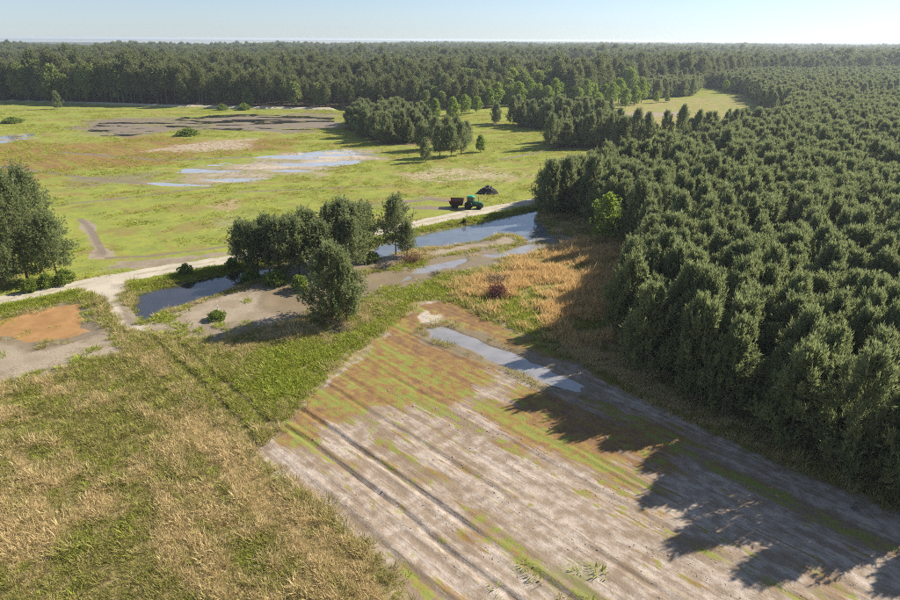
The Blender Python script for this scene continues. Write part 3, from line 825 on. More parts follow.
for nm, pg, z, sp in (('distant_woods', np.array([(-140, 3000), (2600, 3000), (15000, 12000), (12000, 17000), (-400, 17000)], float), 17, 130),
                      ('far_shore_woods', np.array([(-14000, 11500), (-500, 9000), (-300, 17000), (-14000, 17000)], float), 15, 160),
                      ('marsh_island_woods', np.array([(-2350, 3450), (-1500, 3420), (-1450, 3520), (-2350, 3600)], float), 11, 24)):
    V, F = distant(nm, pg, z, sp, '')
    o = link(bpy.data.objects.new(nm, mesh_np(nm, V, F, [M_far], True)))
    tag(o, {'distant_woods': 'hazy unbroken woods along the horizon', 'far_shore_woods': 'blue hazy wooded far shore beyond the marsh',
            'marsh_island_woods': 'small dark tree island out in the pale marsh'}[nm], 'woods', None, 'stuff')

# -- single pines of the island between the ditch and the field
isl = [((247, 268), 1, .88, 'leftmost pine of the clump on the flooded ditch island'), ((258, 271), 0, .86, 'second pine from the left of the island clump'),
       ((269, 266), 2, .86, 'third pine from the left of the island clump'), ((280, 272), 1, .98, 'fourth pine from the left of the island clump'),
       ((291, 266), 3, .88, 'slender pine in the left half of the island clump, by the road'), ((300, 277), 0, .98, 'pine at the middle of the island clump, muddy side'),
       ((311, 268), 2, .98, 'pine at the middle of the island clump, road side'), ((322, 275), 3, .94, 'pine just behind the big foreground pine of the island'),
       ((334, 266), 0, 1.06, 'tall pine right of the middle of the island clump'), ((346, 263), 2, 1.08, 'tallest pine of the island clump, towards its right end'),
       ((357, 262), 3, 1.05, 'second pine from the right end of the island clump'), ((364, 258), 1, 1.06, 'rightmost pine of the island clump'),
       ((352, 270), 1, .98, 'pine in front of the right end of the island clump')]
for (px, py), k, s, lab in isl:
    x, y = at(px, py); stand('pine_tree', ISLE[k], x, y, s * 1.08, None, lab, 'pine tree', 'pines of the island clump', sz=.84)
x, y = at(333, 318); stand('pine_tree', BUSHY[0], x, y, 1.0, 1.0, 'big bushy pine in front of the island clump casting a long shadow', 'pine tree')
x, y = at(347, 322); stand('pine_tree', YOUNG[0], x, y, .88, 2.0, 'pine hugging the right side of the big bushy foreground pine', 'pine tree')
x, y = at(396, 254); stand('pine_tree', ISLE[3], x, y, .98, 0.5, 'pine standing apart at the right of the island, by open water', 'pine tree')
x, y = at(407, 256); stand('pine_tree', ISLE[1], x, y, .62, 1.5, 'small thin pine at the right foot of the pine by open water', 'pine tree')

left = [((58, 279), ISLE[3], 1.0, 'lower pine with bare trunk at the right end of the roadside clump'), ((28, 281), EDGE[0], 1.0, 'tall pine at the middle of the roadside clump on the left'),
        ((6, 289), EDGE[1], .98, 'tall pine at the left picture edge, beside the road'), ((42, 270), EDGE[2], .96, 'tall pine at the right rear of the roadside clump'),
        ((16, 268), EDGE[1], 1.04, 'tall pine at the rear of the roadside clump'), ((-14, 290), EDGE[0], .95, 'pine cut by the left picture edge, front row'),
        ((-8, 270), EDGE[2], .98, 'pine cut by the left picture edge, rear row')]
for (px, py), k, s, lab in left:
    x, y = at(px, py); stand('pine_tree', k, x, y, s, None, lab, 'pine tree', 'pines of the roadside clump on the left')

# front group of the pasture thicket
for i, ((px, py), k, s) in enumerate([((426, 162), YOUNG[2], .72), ((440, 157), ISLE[1], 1.0), ((451, 157), ISLE[4], 1.05), ((461, 155), ISLE[0], .96), ((436, 150), ISLE[2], .98), ((447, 148), ISLE[3], 1.0), ((457, 147), ISLE[0], .95), ((466, 148), ISLE[1], .9), ((421, 150), ISLE[4], .95)]):
    x, y = at(px, py)
    stand('pine_tree', k, x, y, s, None, 'low bushy pine at the front corner of the pasture thicket' if i == 0 else 'bare stemmed pine in the front group of the pasture thicket, ' + ('', 'front row left', 'front row middle', 'front row right', 'rear row left', 'rear row second', 'rear row third', 'rear row right', 'leftmost')[i], 'pine tree', None if i == 0 else 'front group of the pasture thicket')
x, y = at(480.5, 152); stand('conifer', HARD[1], x, y, .68, 0, 'lone small dark green tree in the pasture right of the thicket', 'tree')
x, y = at(58, 109); stand('pine_tree', YOUNG[4], x, y, .85, 0, 'lone bushy tree before the earth bank at the far left', 'tree')
x, y = at(605, 243); stand('broadleaf_tree', HARD[0], x, y, 1.0, 0, 'bright yellow green broadleaf tree at the corner of the plantation', 'tree')
for px, py, k, s, lab in [(435, 119, 1, .95, 'light green cone shaped tree behind the pasture thicket, left one'), (453, 120, 1, 1.05, 'light green cone shaped tree behind the pasture thicket, right one'),
                          (465, 115, 0, .9, 'round green tree right of the cone shaped trees'), (477, 113, 0, .75, 'low round tree at the gap beside the pine block'),
                          (489, 108, 1, 1.1, 'tall light green tree at the left end of the hedgerow'), (507, 106, 1, 1.15, 'tall pointed light green tree in the hedgerow behind the pine block'),
                          (529, 105, 2, 1.15, 'brightest yellow green tree in the hedgerow behind the pine block'), (547, 106, 0, 1.0, 'rounded pale tree in the hedgerow behind the pine block'),
                          (562, 104, 2, 1.0, 'green tree in the hedgerow, right of the rounded pale one'), (578, 105, 0, .9, 'low spreading tree in the sunlit gap of the hedgerow'),
                          (593, 102, 1, 1.1, 'pointed light tree left of the clearing'), (598, 111, 0, .85, 'small pale round tree near the clearing track'),
                          (611, 107, 2, 1.05, 'large round tree at the left edge of the clearing'), (625, 108, 0, .95, 'leafy tree at the left corner of the clearing'),
                          (634, 105, 1, 1.1, 'bright leafy tree at the corner of the clearing beside the pine block'), (656, 103, 0, .62, 'grey green small tree standing in the clearing'),
                          (667, 102, 1, .5, 'bright small bush tree in the clearing, right of the grey green one'), (738, 92, 2, .8, 'light green tree at the far right of the clearing'),
                          (497, 107, 0, 1.2, 'round green tree between the two tall hedgerow trees on the left'), (518, 106, 0, 1.2, 'round tree left of the brightest hedgerow tree'),
                          (538, 105, 1, 1.2, 'pointed tree right of the brightest hedgerow tree'), (555, 105, 2, 1.15, 'leafy tree filling the middle of the hedgerow'),
                          (570, 104, 1, 1.1, 'pointed pale tree right of the hedgerow middle'), (586, 104, 2, 1.1, 'leafy tree near the right end of the hedgerow'),
                          (604, 104, 1, 1.15, 'pointed leafy tree left of the large round clearing tree'), (618, 104, 2, 1.15, 'leafy tree behind the large round clearing tree'),
                          (641, 103, 2, 1.1, 'leafy tree touching the pine block by the clearing'), (512, 101, 2, 1.5, 'large broad tree at the back of the hedgerow, left half'),
                          (545, 100, 2, 1.5, 'large broad tree at the back of the hedgerow, middle'), (600, 97, 2, 1.5, 'large broad tree at the back of the hedgerow, right half'),
                          (628, 95, 0, 1.6, 'tall broad tree behind the clearing corner'),
                          (725, 93, 0, .8, 'pale tree on the far side of the clearing'), (732, 93, 1, .8, 'pointed pale tree on the far side of the clearing')]:
    x, y = at(px, py); stand('broadleaf_tree', HARD[k], x, y, s * 1.18, None, lab, 'tree', 'broadleaf trees about the clearing')

# -- shrubs and weeds with a shape of their own
sh = [((186, 275), 0, 1.0, 'bright green shrub on the ditch bank below the road'), ((218, 319), 1, .9, 'leafy shrub mound alone on the mud flat'), ((66, 285), 2, 1.1, 'dark shrub under the right end of the roadside clump'), ((48, 288), 2, 1.0, 'shrub in the middle under the roadside clump'), ((32, 292), 0, 1.1, 'shrub at the road edge under the roadside clump'),
      ((250, 278), 1, 1.3, 'dark shrub at the left foot of the island pines'),
      ((275, 284), 1, 1.5, 'wide shrub at the foot of the island pines'), ((300, 290), 0, 1.3, 'shrub before the middle of the island pines'), ((188, 135), 1, 3.4, 'low green thicket mound in the far marsh'), ((12, 123), 1, 3.2, 'low green thicket mound at the far left marsh'),
      ((232, 268), 0, .9, 'shrub on the ditch bank beside the left island pine'), ((330, 283), 0, 1.2, 'shrub behind the big bushy foreground pine'), ((222, 110), 1, 2.2, 'grey bush on the far earth bank'), ((244, 110), 1, 2.4, 'second grey bush on the far earth bank, right one'),
      ((372, 262), 0, 1.1, 'shrub at the right foot of the island pines'), ((640, 275), 1, 1.2, 'shaded shrub under the plantation edge by the dry bank')]
for (px, py), k, s, lab in sh:
    x, y = at(px, py); stand('shrub', SHRUB[k], x, y, s, None, lab, 'shrub', sz=.55 if 'thicket mound' in lab else None)

def twiggy(name, x, y, r0, h0, n, mat, label, cat, leaves=None, nl=0):
    r = np.random.default_rng(int(abs(x * 31 + y * 17)))
    o = empty(name, (x, y, hz(x, y)))
    mb = MB(); tips = []
    for i in range(n):
        az = r.uniform(0, 6.28); b = np.array([r.normal(0, .3) * r0, r.normal(0, .3) * r0, 0.0])
        t = b + np.array([math.cos(az) * r0 * r.uniform(.3, 1), math.sin(az) * r0 * r.uniform(.3, 1), h0 * r.uniform(.25, 1)])
        m = (b + t) / 2 + r.normal(0, .12, 3) * r0
        m[2] = max(m[2], .05)
        mb.tube([b, m, t], [.035, .022, .008], 3, False)
        for k in range(3):
            a = m + (t - m) * r.uniform(.1, .9); e = a + r.normal(0, .3, 3) * r0; e[2] = max(e[2], .03)
            mb.tube([a, e], [.014, .005], 3, False); tips.append(e)
        tips.append(t)
    mb.build('branches', mat, o)
    if leaves:
        T = np.array(tips); P = np.repeat(T, nl, 0) + r.normal(0, .13, (len(T) * nl, 3)) * r0
        P[:, 2] = np.maximum(P[:, 2], .03)
        V, F, tint = blades(P, unit(r.normal(0, 1, P.shape) + np.array([0, 0, .3])), 2, .16, .10, .5, r)
        link(bpy.data.objects.new('withered_leaves', foliage_mesh('withered_leaves', V, F, tint, leaves)), o)
    return tag(o, label, cat)
x, y = at(497, 283); twiggy('dead_shrub', x, y, 1.7, 1.6, 90, M_twig, 'bare dark grey dead shrub on the dry bank, behind the reddish one', 'shrub')
x, y = at(497, 296); twiggy('dead_shrub', x, y, 1.3, 1.5, 70, M_twig, 'withered dark red shrub on the dry bank above the field corner', 'shrub', M_deadleaf, 5)
x, y = at(410, 261); twiggy('brush_pile', x, y, 1.9, .7, 80, M_brush, 'heap of reddish brown cut brush at the foot of the lone island pine', 'brush', M_deadleaf, 2)
x, y = at(384, 268); twiggy('brush_pile', x, y, 1.8, .9, 80, M_twig, 'dark tangle of dead branches left of the reddish brush heap', 'brush')
x, y = at(340, 330); twiggy('brush_pile', x, y, 1.6, .7, 60, M_twig, 'tangle of dead twigs below the big bushy foreground pine', 'brush')
x, y = at(184, 401); twiggy('brush_pile', x, y, 1.0, .25, 50, M_twig, 'small flat heap of grey sticks in the dry grass field', 'brush')
x, y = at(437, 274); twiggy('brush_pile', x, y, .9, .5, 40, M_twig, 'small dark stick heap beside the wet track puddle', 'brush')

# ------------------------------------------------------------------ grass and weeds
def tuft(seed, n, h, rad, wd, lean, mat, droop=.35):
    r = np.random.default_rng(seed)
    V = []; F = []; tint = []
    for i in range(n):
        a = r.uniform(0, 6.28); rr = rad * math.sqrt(r.random()); b = np.array([math.cos(a) * rr, math.sin(a) * rr, -.03])
        d = np.array([math.cos(a) * lean + r.normal(0, .2), math.sin(a) * lean + r.normal(0, .2), 1.0])
        L = h * r.uniform(.55, 1.15); w = wd * r.uniform(.7, 1.3)
        s = np.array([-math.sin(a + r.normal(0, .6)), math.cos(a + r.normal(0, .6)), 0]) * w / 2
        m = b + d * L * .55; t = b + d * L + np.array([d[0], d[1], -.6]) * L * droop * r.random()
        k = len(V); V += [b - s * .6, b + s * .6, m + s, m - s, t]; F += [(k, k + 1, k + 2, k + 3), (k + 3, k + 2, k + 4)]
        tint += [r.random()] * 5
    me = mesh_np('tuft', np.array(V), F, [mat])
    at_ = me.attributes.new('tint', 'FLOAT', 'POINT'); at_.data.foreach_set('value', np.array(tint, np.float32))
    return (me,)
DRYT = [tuft(700 + i, 20, h, .24, .022, l, M_dry) for i, (h, l) in enumerate([(.40, .36), (.54, .26), (.32, .5)])]
RUST = [tuft(710 + i, 18, h, .24, .032, l, M_rust) for i, (h, l) in enumerate([(.7, .25), (.85, .2)])]
OLV = [tuft(720 + i, 20, h, .26, .026, l, M_olive) for i, (h, l) in enumerate([(.26, .6), (.36, .5)])]
GRN = [tuft(730 + i, 20, h, .24, .034, l, M_grass) for i, (h, l) in enumerate([(.26, .6), (.36, .5)])]

def scatter_rect(x0, x1, y0, y1, dens, r=rng):
    n = int((x1 - x0) * (y1 - y0) * dens)
    x = r.uniform(x0, x1, n); y = r.uniform(y0, y1, n)
    m = np.abs(x) < y * .80 + 6
    return x[m], y[m]
def zfield(x, y, k, w=1.5, wob=0.0):
    s = sdist(x, y, Z[k])
    if wob: s = s + (fbm(x, y, 5 * max(1, wob), 33, 3) - .5) * 2 * wob
    return sstep(-w, w, s)
x, y = scatter_rect(-72, 60, 24, 150, 26)
bare = np.maximum.reduce([zfield(x, y, k, 1.2, .9) for k in ('pad', 'flat', 'field', 'crossing', 'ditch1', 'ditch2', 'sandbar', 'strip', 'under')])
rdd = ldist(x, y, ROAD); bare = np.maximum(bare, 1 - sstep(2.3, 3.0, rdd))
bare = np.maximum(bare, 1 - sstep(2.0, 5.5, ldist(x, y, TRACK) + (fbm(x, y, 5, 82, 3) - .5) * 6))
bare = np.maximum(bare, zfield(x, y, 'crossing', .8))
for pl_ in SWATH_RUTS: bare = np.maximum(bare, .92 * (1 - sstep(.35, .7, ldist(x, y, pl_))))
nth = sstep(-1, 1, y - np.interp(x, ROAD[:, 0], ROAD[:, 1]))
lush = zfield(x, y, 'lush', 2.5, 1.5); sw = zfield(x, y, 'swath', 3, 2); bk = zfield(x, y, 'bank', 2, 1); bkg = zfield(x, y, 'bankgreen', 3, 2); mg = zfield(x, y, 'margin', 1.2, .6)
vg = (1 - sstep(2.0, 4.5, ldist(x, y, SHOULDER))) * (1 - nth); ig = np.maximum(zfield(x, y, 'isgreen', 1.5, 1), zfield(x, y, 'trackgreen', 2, 1.5) * .8); vg = np.maximum(vg, ig) * (1 - zfield(x, y, 'crossing', 1.0))
lit = np.maximum(sstep(1, 4, sdist(x, y, W_plant)), 0)
we = zfield(x, y, 'weedend', 2, 1)
shd = np.exp(-(ldist(x, y, SHOULDER) / 1.0) ** 2)
ground_ok = (1 - bare) * (1 - lit)
cov = fbm(x, y, 6, 131, 4); cov2 = fbm(x, y, 1.8, 141, 3)
fp = fbm(across(x, y) * 2.2, along(x, y) * .35, 4, 151, 3)
lf = (1 - nth) * (1 - bk) * (1 - lush) * (1 - vg)
u = rng.random(len(x))
p_dry = ground_ok * (lf * (1 - sw * .75) * sstep(.45, .56, cov * .45 + fp * .35 + cov2 * .2) * .88 * (1 - .75 * sstep(.58, .72, fbm(across(x, y) * 3.2, along(x, y) * .16, 3, 155, 3))) + lf * .06 + mg * .35)
p_rust = ground_ok * bk * (1 - .8 * bkg) * (1 - .7 * vg) * sstep(.35, .6, cov * .6 + cov2 * .4) * .68
p_olv = ground_ok * (lf * .46 + mg * .5) 
p_grn = np.maximum(ground_ok * (lush * .85 + sw * .40 + lf * (.06 + .28 * sstep(.50, .62, fbm(x + 40, y, 2.6, 161, 4))) + vg * .5 + bk * (.20 + .6 * bkg)) + shd * .55 * (1 - zfield(x, y, 'crossing', 1.0)) * (1 - sstep(1.4, 1.7, 3.1 - rdd)), we * .05 * sstep(.5, .65, cov2))
p_grn = np.maximum(p_grn, np.maximum(zfield(x, y, 'flat', 1), zfield(x, y, 'pad', 1)) * .25 * sstep(.60, .70, fbm(x, y, 3.5, 191, 4)))
for k_ in ('ditch1', 'ditch2', 'fieldpool', 'orange'):
    e_ = sdist(x, y, Z[k_]) + (fbm(x, y, 2.6, 21, 3) - .5) * 1.6
    p_olv = np.maximum(p_olv, np.exp(-((e_ + .9) / .7) ** 2) * .45 * sstep(.45, .6, fbm(x, y, 3, 201, 3)) * (.35 if k_ in ('fieldpool', 'orange') else 1))
c1 = p_dry; c2 = c1 + p_rust; c3 = c2 + p_olv; c4 = c3 + p_grn
H_ = height(x, y)
def grow(name, label, mask, kinds, smin, smax):
    m = np.where(mask)[0]; n = len(m)
    s = rng.uniform(smin, smax, n) * (.45 + 1.2 * cov2[m]) * np.where(rng.random(n) < .06, 1.5, 1.0)
    tl = rng.normal(0, .08, (n, 2))
    stuff(name, label, 'grass', kinds, np.c_[x[m], y[m], H_[m]], rng.uniform(0, 6.28, n), np.c_[s * 1.1, s * 1.1, s], rng.integers(0, len(kinds), n), tl)
    print(name, n)
grow('dry_grass', 'straw coloured dry grass standing over the near left field', u < c1, DRYT, .6, 1.15)
grow('rusty_grass', 'orange brown dry grass on the bank before the plantation', (u >= c1) & (u < c2), RUST, .8, 1.25)
grow('olive_grass', 'olive brown low grass among the straw', (u >= c2) & (u < c3), OLV, .8, 1.4)
grow('green_grass', 'bright green low grass and weeds on verges and wet ground', (u >= c3) & (u < c4), GRN, .8, 1.5)

PAST = [tuft(740 + i, 16, h, .34, .05, l, M_pasture) for i, (h, l) in enumerate([(.16, .9), (.24, .7), (.12, 1.1)])]
x, y = scatter_rect(-240, 62, 80, 330, 1.1)
nth = sstep(-1, 1, y - np.interp(x, ROAD[:, 0], ROAD[:, 1]) - 2.2)
bare = np.maximum.reduce([zfield(x, y, k, 3, 2) for k in ('wetmud', 'darkmud', 'farwhite', 'redpatch')] + [zfield(x, y, k, 1) for k in ('strip', 'tracmud', 'roadmud')])
wood = np.maximum.reduce([sdist(x, y, w) for w in (W_plant, W_belt, W_block2, W_clump)]) > 0
cov = fbm(x, y * 1.5, 9, 171, 4); cov2 = fbm(x, y, 3, 172, 2)
keep = (rng.random(len(x)) < nth * (1 - .9 * bare) * sstep(.38, .6, cov)) & ~wood
H_ = height(x, y)
grow('pasture_grass', 'yellow green pasture grass beyond the sandy road', keep, PAST, .9, 1.7)

# clods of crusted soil over the tilled field
M_clod = plain('soil_clods', (.36, .29, .25), .95, .1, .4, 3)
x, y = scatter_rect(-20, 60, 24, 80, 12)
fz = zfield(x, y, 'field', .5); pz = zfield(x, y, 'fieldpool', 1.0)
aw = across(x, y) + (fbm(x, y, 9, 61, 2) - .5) * .5
keep = rng.random(len(x)) < fz * (1 - pz) * sstep(.5, .75, fbm(aw * 2.5, along(x, y) * .5, 3, 181, 3))
def clod(s, seed, mat):
    q = np.random.default_rng(seed); V = []
    for a in (-1, 1):
        for k in range(5):
            t_ = k * 1.257 + q.normal(0, .2); V.append((math.cos(t_) * q.uniform(.6, 1) * s, math.sin(t_) * q.uniform(.6, 1) * s, a * s * q.uniform(.3, .6)))
    V += [(0, 0, s * .8), (0, 0, -s * .8)]
    F = [(k, (k + 1) % 5, 5 + (k + 1) % 5, 5 + k) for k in range(5)] + [(5 + k, 5 + (k + 1) % 5, 10) for k in range(5)] + [((k + 1) % 5, k, 11) for k in range(5)]
    return mesh_np('stone', np.array(V), F, [mat])
m_ = np.where(keep)[0]; n = len(m_)
sc_ = rng.gamma(2.4, .17, n)[:, None] * np.array([1.3, 1, .8])
stuff('soil_clods', 'crumbs of crusted soil over the bare field', 'soil', [(clod(.055, 1, M_clod),), (clod(.075, 2, M_clod),)], np.c_[x[m_], y[m_], height(x[m_], y[m_])], rng.uniform(0, 6.28, n), sc_, rng.integers(0, 2, n))
print('clods', n)

# ------------------------------------------------------------------ tractor, wagon, heap, small things
M_green = plain('green_paint', (.010, .125, .050), .4, .5, .15, 3)
M_roofgreen = plain('faded_green_paint', (.025, .33, .17), .4, .5, .1, 3)
M_black = plain('black_rubber', (.018, .018, .018), .85, .2, .3, 8)
M_dark = plain('dark_iron', (.03, .03, .035), .6, .4, .2, 6)
M_rim = plain('cream_rim', (.50, .46, .30), .5, .4, .15, 4)
M_glass = plain('cab_glass', (.02, .03, .035), .08, .6, .1, 2)
M_maroon = plain('rusty_maroon_paint', (.075, .028, .022), .8, .2, .4, 3)
M_rustbrown = plain('rusted_steel', (.19, .105, .065), .85, .2, .4, 4)
M_white = plain('white_pvc', (.7, .7, .68), .5, .4, .05, 4)
M_soil = plain('dark_soil', (.045, .038, .038), .95, .1, .5, 2.5)
M_stone = plain('grey_rubble', (.17, .16, .16), .9, .2, .4, 3)

def wheel(parent, c, r, w, rimmat=M_rim):
    """wheel on the y axis: tyre with lugs and a rim as sub-parts under a wheel hub part"""
    hub = MB(); hub.lathe(c, (0, 1, 0), [(-w * .55, .08), (-w * .55, r * .16), (w * .55, r * .16), (w * .55, .08)], 10)
    h = hub.build('wheel', M_dark, parent, False)
    t = MB(); t.lathe(c, (0, 1, 0), [(-w * .42, r * .62), (-w * .5, r * .72), (-w * .5, r * .93), (-w * .36, r), (w * .36, r), (w * .5, r * .93), (w * .5, r * .72), (w * .42, r * .62)], 28)
    for k in range(18):
        a = 2 * math.pi * k / 18
        for s_ in (-1, 1):
            R = Matrix.Rotation(-a, 3, 'Y') @ Matrix.Rotation(s_ * .5, 3, 'Z')
            p = Vector(c) + Matrix.Rotation(-a, 3, 'Y') @ Vector((r * 1.005, s_ * w * .22, 0))
            t.box(p, (r * .07, w * .46, r * .07), Matrix.Rotation(-a, 3, 'Y') @ Matrix.Rotation(s_ * .5, 3, 'X'))
    t.build('tyre', M_black, h)
    rm = MB(); rm.lathe(c, (0, 1, 0), [(-w * .40, r * .16), (-w * .30, r * .5), (-w * .40, r * .63), (w * .40, r * .63), (w * .30, r * .5), (w * .40, r * .16)], 20)
    rm.build('rim', rimmat, h)

tx, ty = at(472, 208.5)
dirv = np.array(at(480, 209.5)) - np.array(at(462, 208.5))
ang = math.atan2(dirv[1], dirv[0]) - .10
T = empty('tractor', (tx, ty, hz(tx, ty) - .03), ang)
tag(T, 'green farm tractor with green roofed cab beside the sandy road', 'tractor')
mb = MB()      # hood: sloping nose
mb.prism([(.25, .95), (2.35, .90), (2.42, 1.12), (2.36, 1.38), (1.9, 1.55), (.25, 1.72)], -.36, .36)
mb.build('hood', M_green, T)
mb = MB(); mb.box((1.2, 0, .78), (2.3, .5, .42)); mb.box((-.45, 0, .8), (1.4, .62, .5)); mb.tube([(1.75, -.75, .6), (1.75, .75, .6)], .08, 8); mb.tube([(-.55, -.85, .82), (-.55, .85, .82)], .1, 8)
mb.build('chassis', M_dark, T)
mb = MB(); mb.box((2.43, 0, 1.15), (.04, .5, .4)); mb.build('grille', M_dark, T)
for s_ in (-.22, .22):
    mb = MB(); mb.lathe((2.41, s_, 1.32), (1, 0, 0), [(0, .06), (.06, .07), (.07, .05)], 10); mb.build('headlight', M_white, T)
cabin = MB()
for px_, py_ in ((-.95, -.62), (-.95, .62), (.38, -.58), (.38, .58)): cabin.box((px_, py_, 1.85), (.08, .08, 1.5))
for s_ in (-.6, .6): cabin.box((-.28, s_, 1.18), (1.36, .07, .12)); cabin.box((-.28, s_, 2.56), (1.36, .07, .08))
cabin.box((-.28, 0, 1.05), (1.36, 1.24, .12))
cb = cabin.build('cab', M_green, T)
g = MB()
for s_ in (-.6, .6): g.box((-.28, s_, 1.88), (1.2, .012, 1.24))
g.box((-.96, 0, 1.9), (.012, 1.12, 1.2)); g.box((.40, 0, 1.95), (.012, 1.08, 1.1)); g.build('window', M_glass, cb)
g = MB(); g.box((-.28, 0, 2.68), (1.62, 1.5, .16), None, .9, .15); g.box((-.28, 0, 2.80), (1.2, 1.1, .07), None, .9, .15); g.build('roof', M_roofgreen, cb)
g = MB(); g.box((-.55, 0, 1.35), (.5, .5, .14), None, 1, .08); g.box((-.8, 0, 1.65), (.12, .5, .6), None, .9, .04); g.build('seat', M_dark, cb)
g = MB(); g.tube([(.2, 0, 1.3), (.02, 0, 1.72)], .03, 6); g.lathe((.0, 0, 1.74), (-.4, 0, .9), [(0, .19), (.03, .19)], 14); g.build('steering_wheel', M_dark, cb)
g = MB(); g.tube([(1.35, .28, 1.55), (1.35, .28, 2.5), (1.30, .28, 2.62)], [.05, .05, .04], 8); g.build('exhaust', M_dark, T)
for s_ in (-1, 1):
    f = MB(); pts = []
    for k in range(9):
        a = math.radians(20 + k * 17); pts.append((-.6 + .92 * math.cos(a), .82 + .92 * math.sin(a)))
    pts += [(-.6 + (p_[0] + .6) * .95, .82 + (p_[1] - .82) * .95) for p_ in pts[::-1]]
    f.prism(pts, s_ * .62, s_ * 1.12) if s_ > 0 else f.prism(pts, -1.12, -.62)
    f.build('fender', M_green, T)
    wheel(T, (-.6, s_ * .92, .82), .82, .48)
    wheel(T, (1.75, s_ * .82, .56), .56, .34)
mb = MB(); mb.box((-1.3, 0, .55), (.7, .12, .08)); mb.build('hitch', M_dark, T)

d = np.array([math.cos(ang), math.sin(ang)])
wx, wy = np.array([tx, ty]) - d * 3.55
Wg = empty('farm_wagon', (wx, wy, hz(wx, wy) - .03), ang + .12)
Wg.scale = (.85, .95, .95)
tag(Wg, 'rusty maroon open topped farm wagon hitched behind the green tractor', 'wagon')
L_, B_, b_ = 1.75, 1.25, .75
def wallpanel(name, a0, a1, b0, b1, mat):
    """a hopper side: outer edge a0-a1 at the bottom, b0-b1 at the rim, 4 cm thick"""
    c = Vector((0, 0, 1.2)); q = [Vector(v) for v in (a0, a1, b1, b0)]
    nrm = (q[1] - q[0]).cross(q[3] - q[0]).normalized()
    if nrm.dot(sum(q, Vector()) / 4 - c) < 0: nrm = -nrm
    m = MB(); m.add(q + [v + nrm * .05 for v in q], [(0, 1, 2, 3), (7, 6, 5, 4), (0, 4, 5, 1), (1, 5, 6, 2), (2, 6, 7, 3), (3, 7, 4, 0)])
    for k in range(1, 4):
        u_ = k / 4; m.tube([q[0].lerp(q[1], u_) + nrm * .07, q[3].lerp(q[2], u_) + nrm * .07], .035, 4)
    m.tube([q[3] + nrm * .03, q[2] + nrm * .03], .045, 6)
    return m.build(name, mat, Wg)
wallpanel('side_panel', (-1.5, -b_, .75), (1.5, -b_, .75), (-L_, -B_, 1.75), (L_, -B_, 1.75), M_maroon)
wallpanel('side_panel', (-1.5, b_, .75), (1.5, b_, .75), (-L_, B_, 1.95), (L_, B_, 1.95), M_rustbrown)
wallpanel('end_panel', (1.5, -b_, .75), (1.5, b_, .75), (L_, -B_, 1.75), (L_, B_, 1.95), M_maroon)
wallpanel('end_panel', (-1.5, -b_, .75), (-1.5, b_, .75), (-L_, -B_, 1.75), (-L_, B_, 1.95), M_rustbrown)
m = MB(); m.box((0, 0, .73), (3.0, 1.5, .06)); m.box((0, -.4, .62), (3.1, .1, .14)); m.box((0, .4, .62), (3.1, .1, .14)); m.tube([(-.3, -.95, .5), (-.3, .95, .5)], .06, 8); m.build('bed', M_rustbrown, Wg)
m = MB(); m.tube([(1.5, -.35, .6), (2.75, 0, .52)], .05, 6); m.tube([(1.5, .35, .6), (2.75, 0, .52)], .05, 6); m.build('drawbar', M_dark, Wg)
for s_ in (-1, 1):
    for k in (-.75, .15): wheel(Wg, (k, s_ * .98, .44), .44, .28, M_dark)

# heap of dark soil and rubble behind the tractor
hx, hy = at(487.5, 193)
r = np.random.default_rng(5)
o = empty('soil_heap', (hx, hy, hz(hx, hy)))
n = 34; gx_, gy_ = np.meshgrid(np.linspace(-3, 3, n), np.linspace(-2.2, 2.2, n))
hh = 1.55 * np.clip(1 - (gx_ / 2.7) ** 2 - (gy_ / 1.9) ** 2, -.2, 1) ** 1.0 * (.65 + .7 * fbm(gx_ + 9, gy_ + 3, 1.3, 77, 4)) - .05
hh = np.where(np.isfinite(hh), hh, -.2)
i_ = np.arange(n * n).reshape(n, n)
F_ = np.stack([i_[:-1, :-1], i_[:-1, 1:], i_[1:, 1:], i_[1:, :-1]], -1).reshape(-1, 4)
link(bpy.data.objects.new('soil', mesh_np('soil', np.c_[gx_.ravel(), gy_.ravel(), hh.ravel()], F_, [M_soil], False)), o)
cm = [clod(.22, 1, M_stone), clod(.3, 2, M_stone), clod(.17, 3, M_stone)]
for k in range(46):
    a, b = r.uniform(-2.3, 2.3), r.uniform(-1.6, 1.6)
    i = int((a + 3) / 6 * (n - 1)); j = int((b + 2.2) / 4.4 * (n - 1))
    if hh[j, i] < .05: continue
    c = link(bpy.data.objects.new('stone', cm[k % 3]), o); c.location = (a, b, hh[j, i] + .03); c.rotation_euler = tuple(r.uniform(0, 6, 3))
tag(o, 'dark heap of soil and broken stone behind the tractor', 'soil heap')

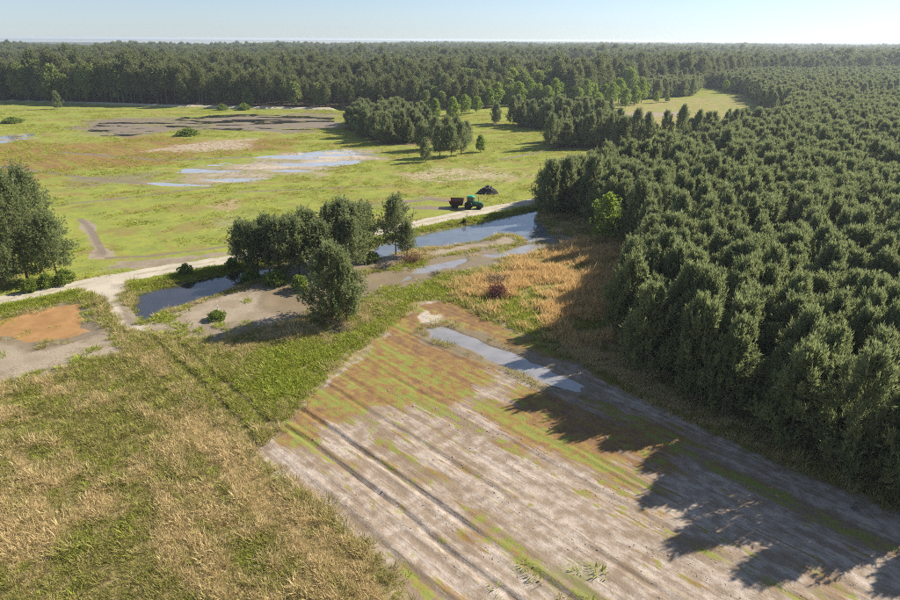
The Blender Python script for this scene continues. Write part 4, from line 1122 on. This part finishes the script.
# dark hump with a thin stake at the ditch
sx_, sy_ = at(463.5, 224)
o = empty('ditch_stake', (sx_, sy_, hz(sx_, sy_)))
m = MB(); m.tube([(.45, 0, -.2), (.5, .02, 1.9)], .035, 6); m.build('stake', M_twig, o)
m = MB()
for k in range(26):
    a = r.uniform(-1.0, .5); m.tube([(a, r.normal(0, .3), -.15), (.25 + r.normal(0, .2), r.normal(0, .15), r.uniform(.5, 1.1))], [.09, .05], 4)
m.build('snag_roots', M_soil, o)
tag(o, 'dark root snag with thin upright stake on the ditch edge below the tractor', 'stake')
sx_, sy_ = at(219, 316)
o = empty('marker_post', (sx_, sy_, hz(sx_, sy_)))
m = MB(); m.tube([(0, 0, -.1), (0, 0, 1.45)], .055, 8); m.build('post', M_white, o)
m = MB(); m.lathe((0, 0, 1.45), (0, 0, 1), [(0, .07), (.06, .07), (.09, .03)], 8); m.build('cap', M_white, o)
tag(o, 'short white marker post in the shrub on the mud flat', 'post')
sx_, sy_ = at(855, 509)
o = empty('tree_stump', (sx_, sy_, hz(sx_, sy_)))
m = MB(); m.tube([(0, 0, -.1), (.02, 0, .3), (.05, .03, .62)], [.24, .17, .16], 9)
for k in range(5): m.tube([(0, 0, .12), (.45 * math.cos(k * 1.3), .45 * math.sin(k * 1.3), -.04)], [.09, .03], 5)
m.build('stump', M_twig, o); m = MB(); m.lathe((.05, .03, .62), (0, 0, 1), [(0, .15), (.012, .14)], 9); m.build('cut_face', M_bark, o)
tag(o, 'small dark stump at the shaded edge of the bare field', 'stump')

# ------------------------------------------------------------------ haze
m = MB(); m.box((0, 13000, 18), (36000, 27400, 40))
t = NT('haze_air')
v = t.n('ShaderNodeVolumePrincipled')
v.inputs['Color'].default_value = (.80, .90, 1.0, 1); v.inputs['Density'].default_value = 1.4e-4; v.inputs['Anisotropy'].default_value = .3
t.t.links.new(v.outputs[0], t.out.inputs['Volume'])
M_haze = t.m
o = m.build('haze', M_haze); tag(o, kind='stuff', label='thin pale haze in the air over the whole scene', cat='haze')
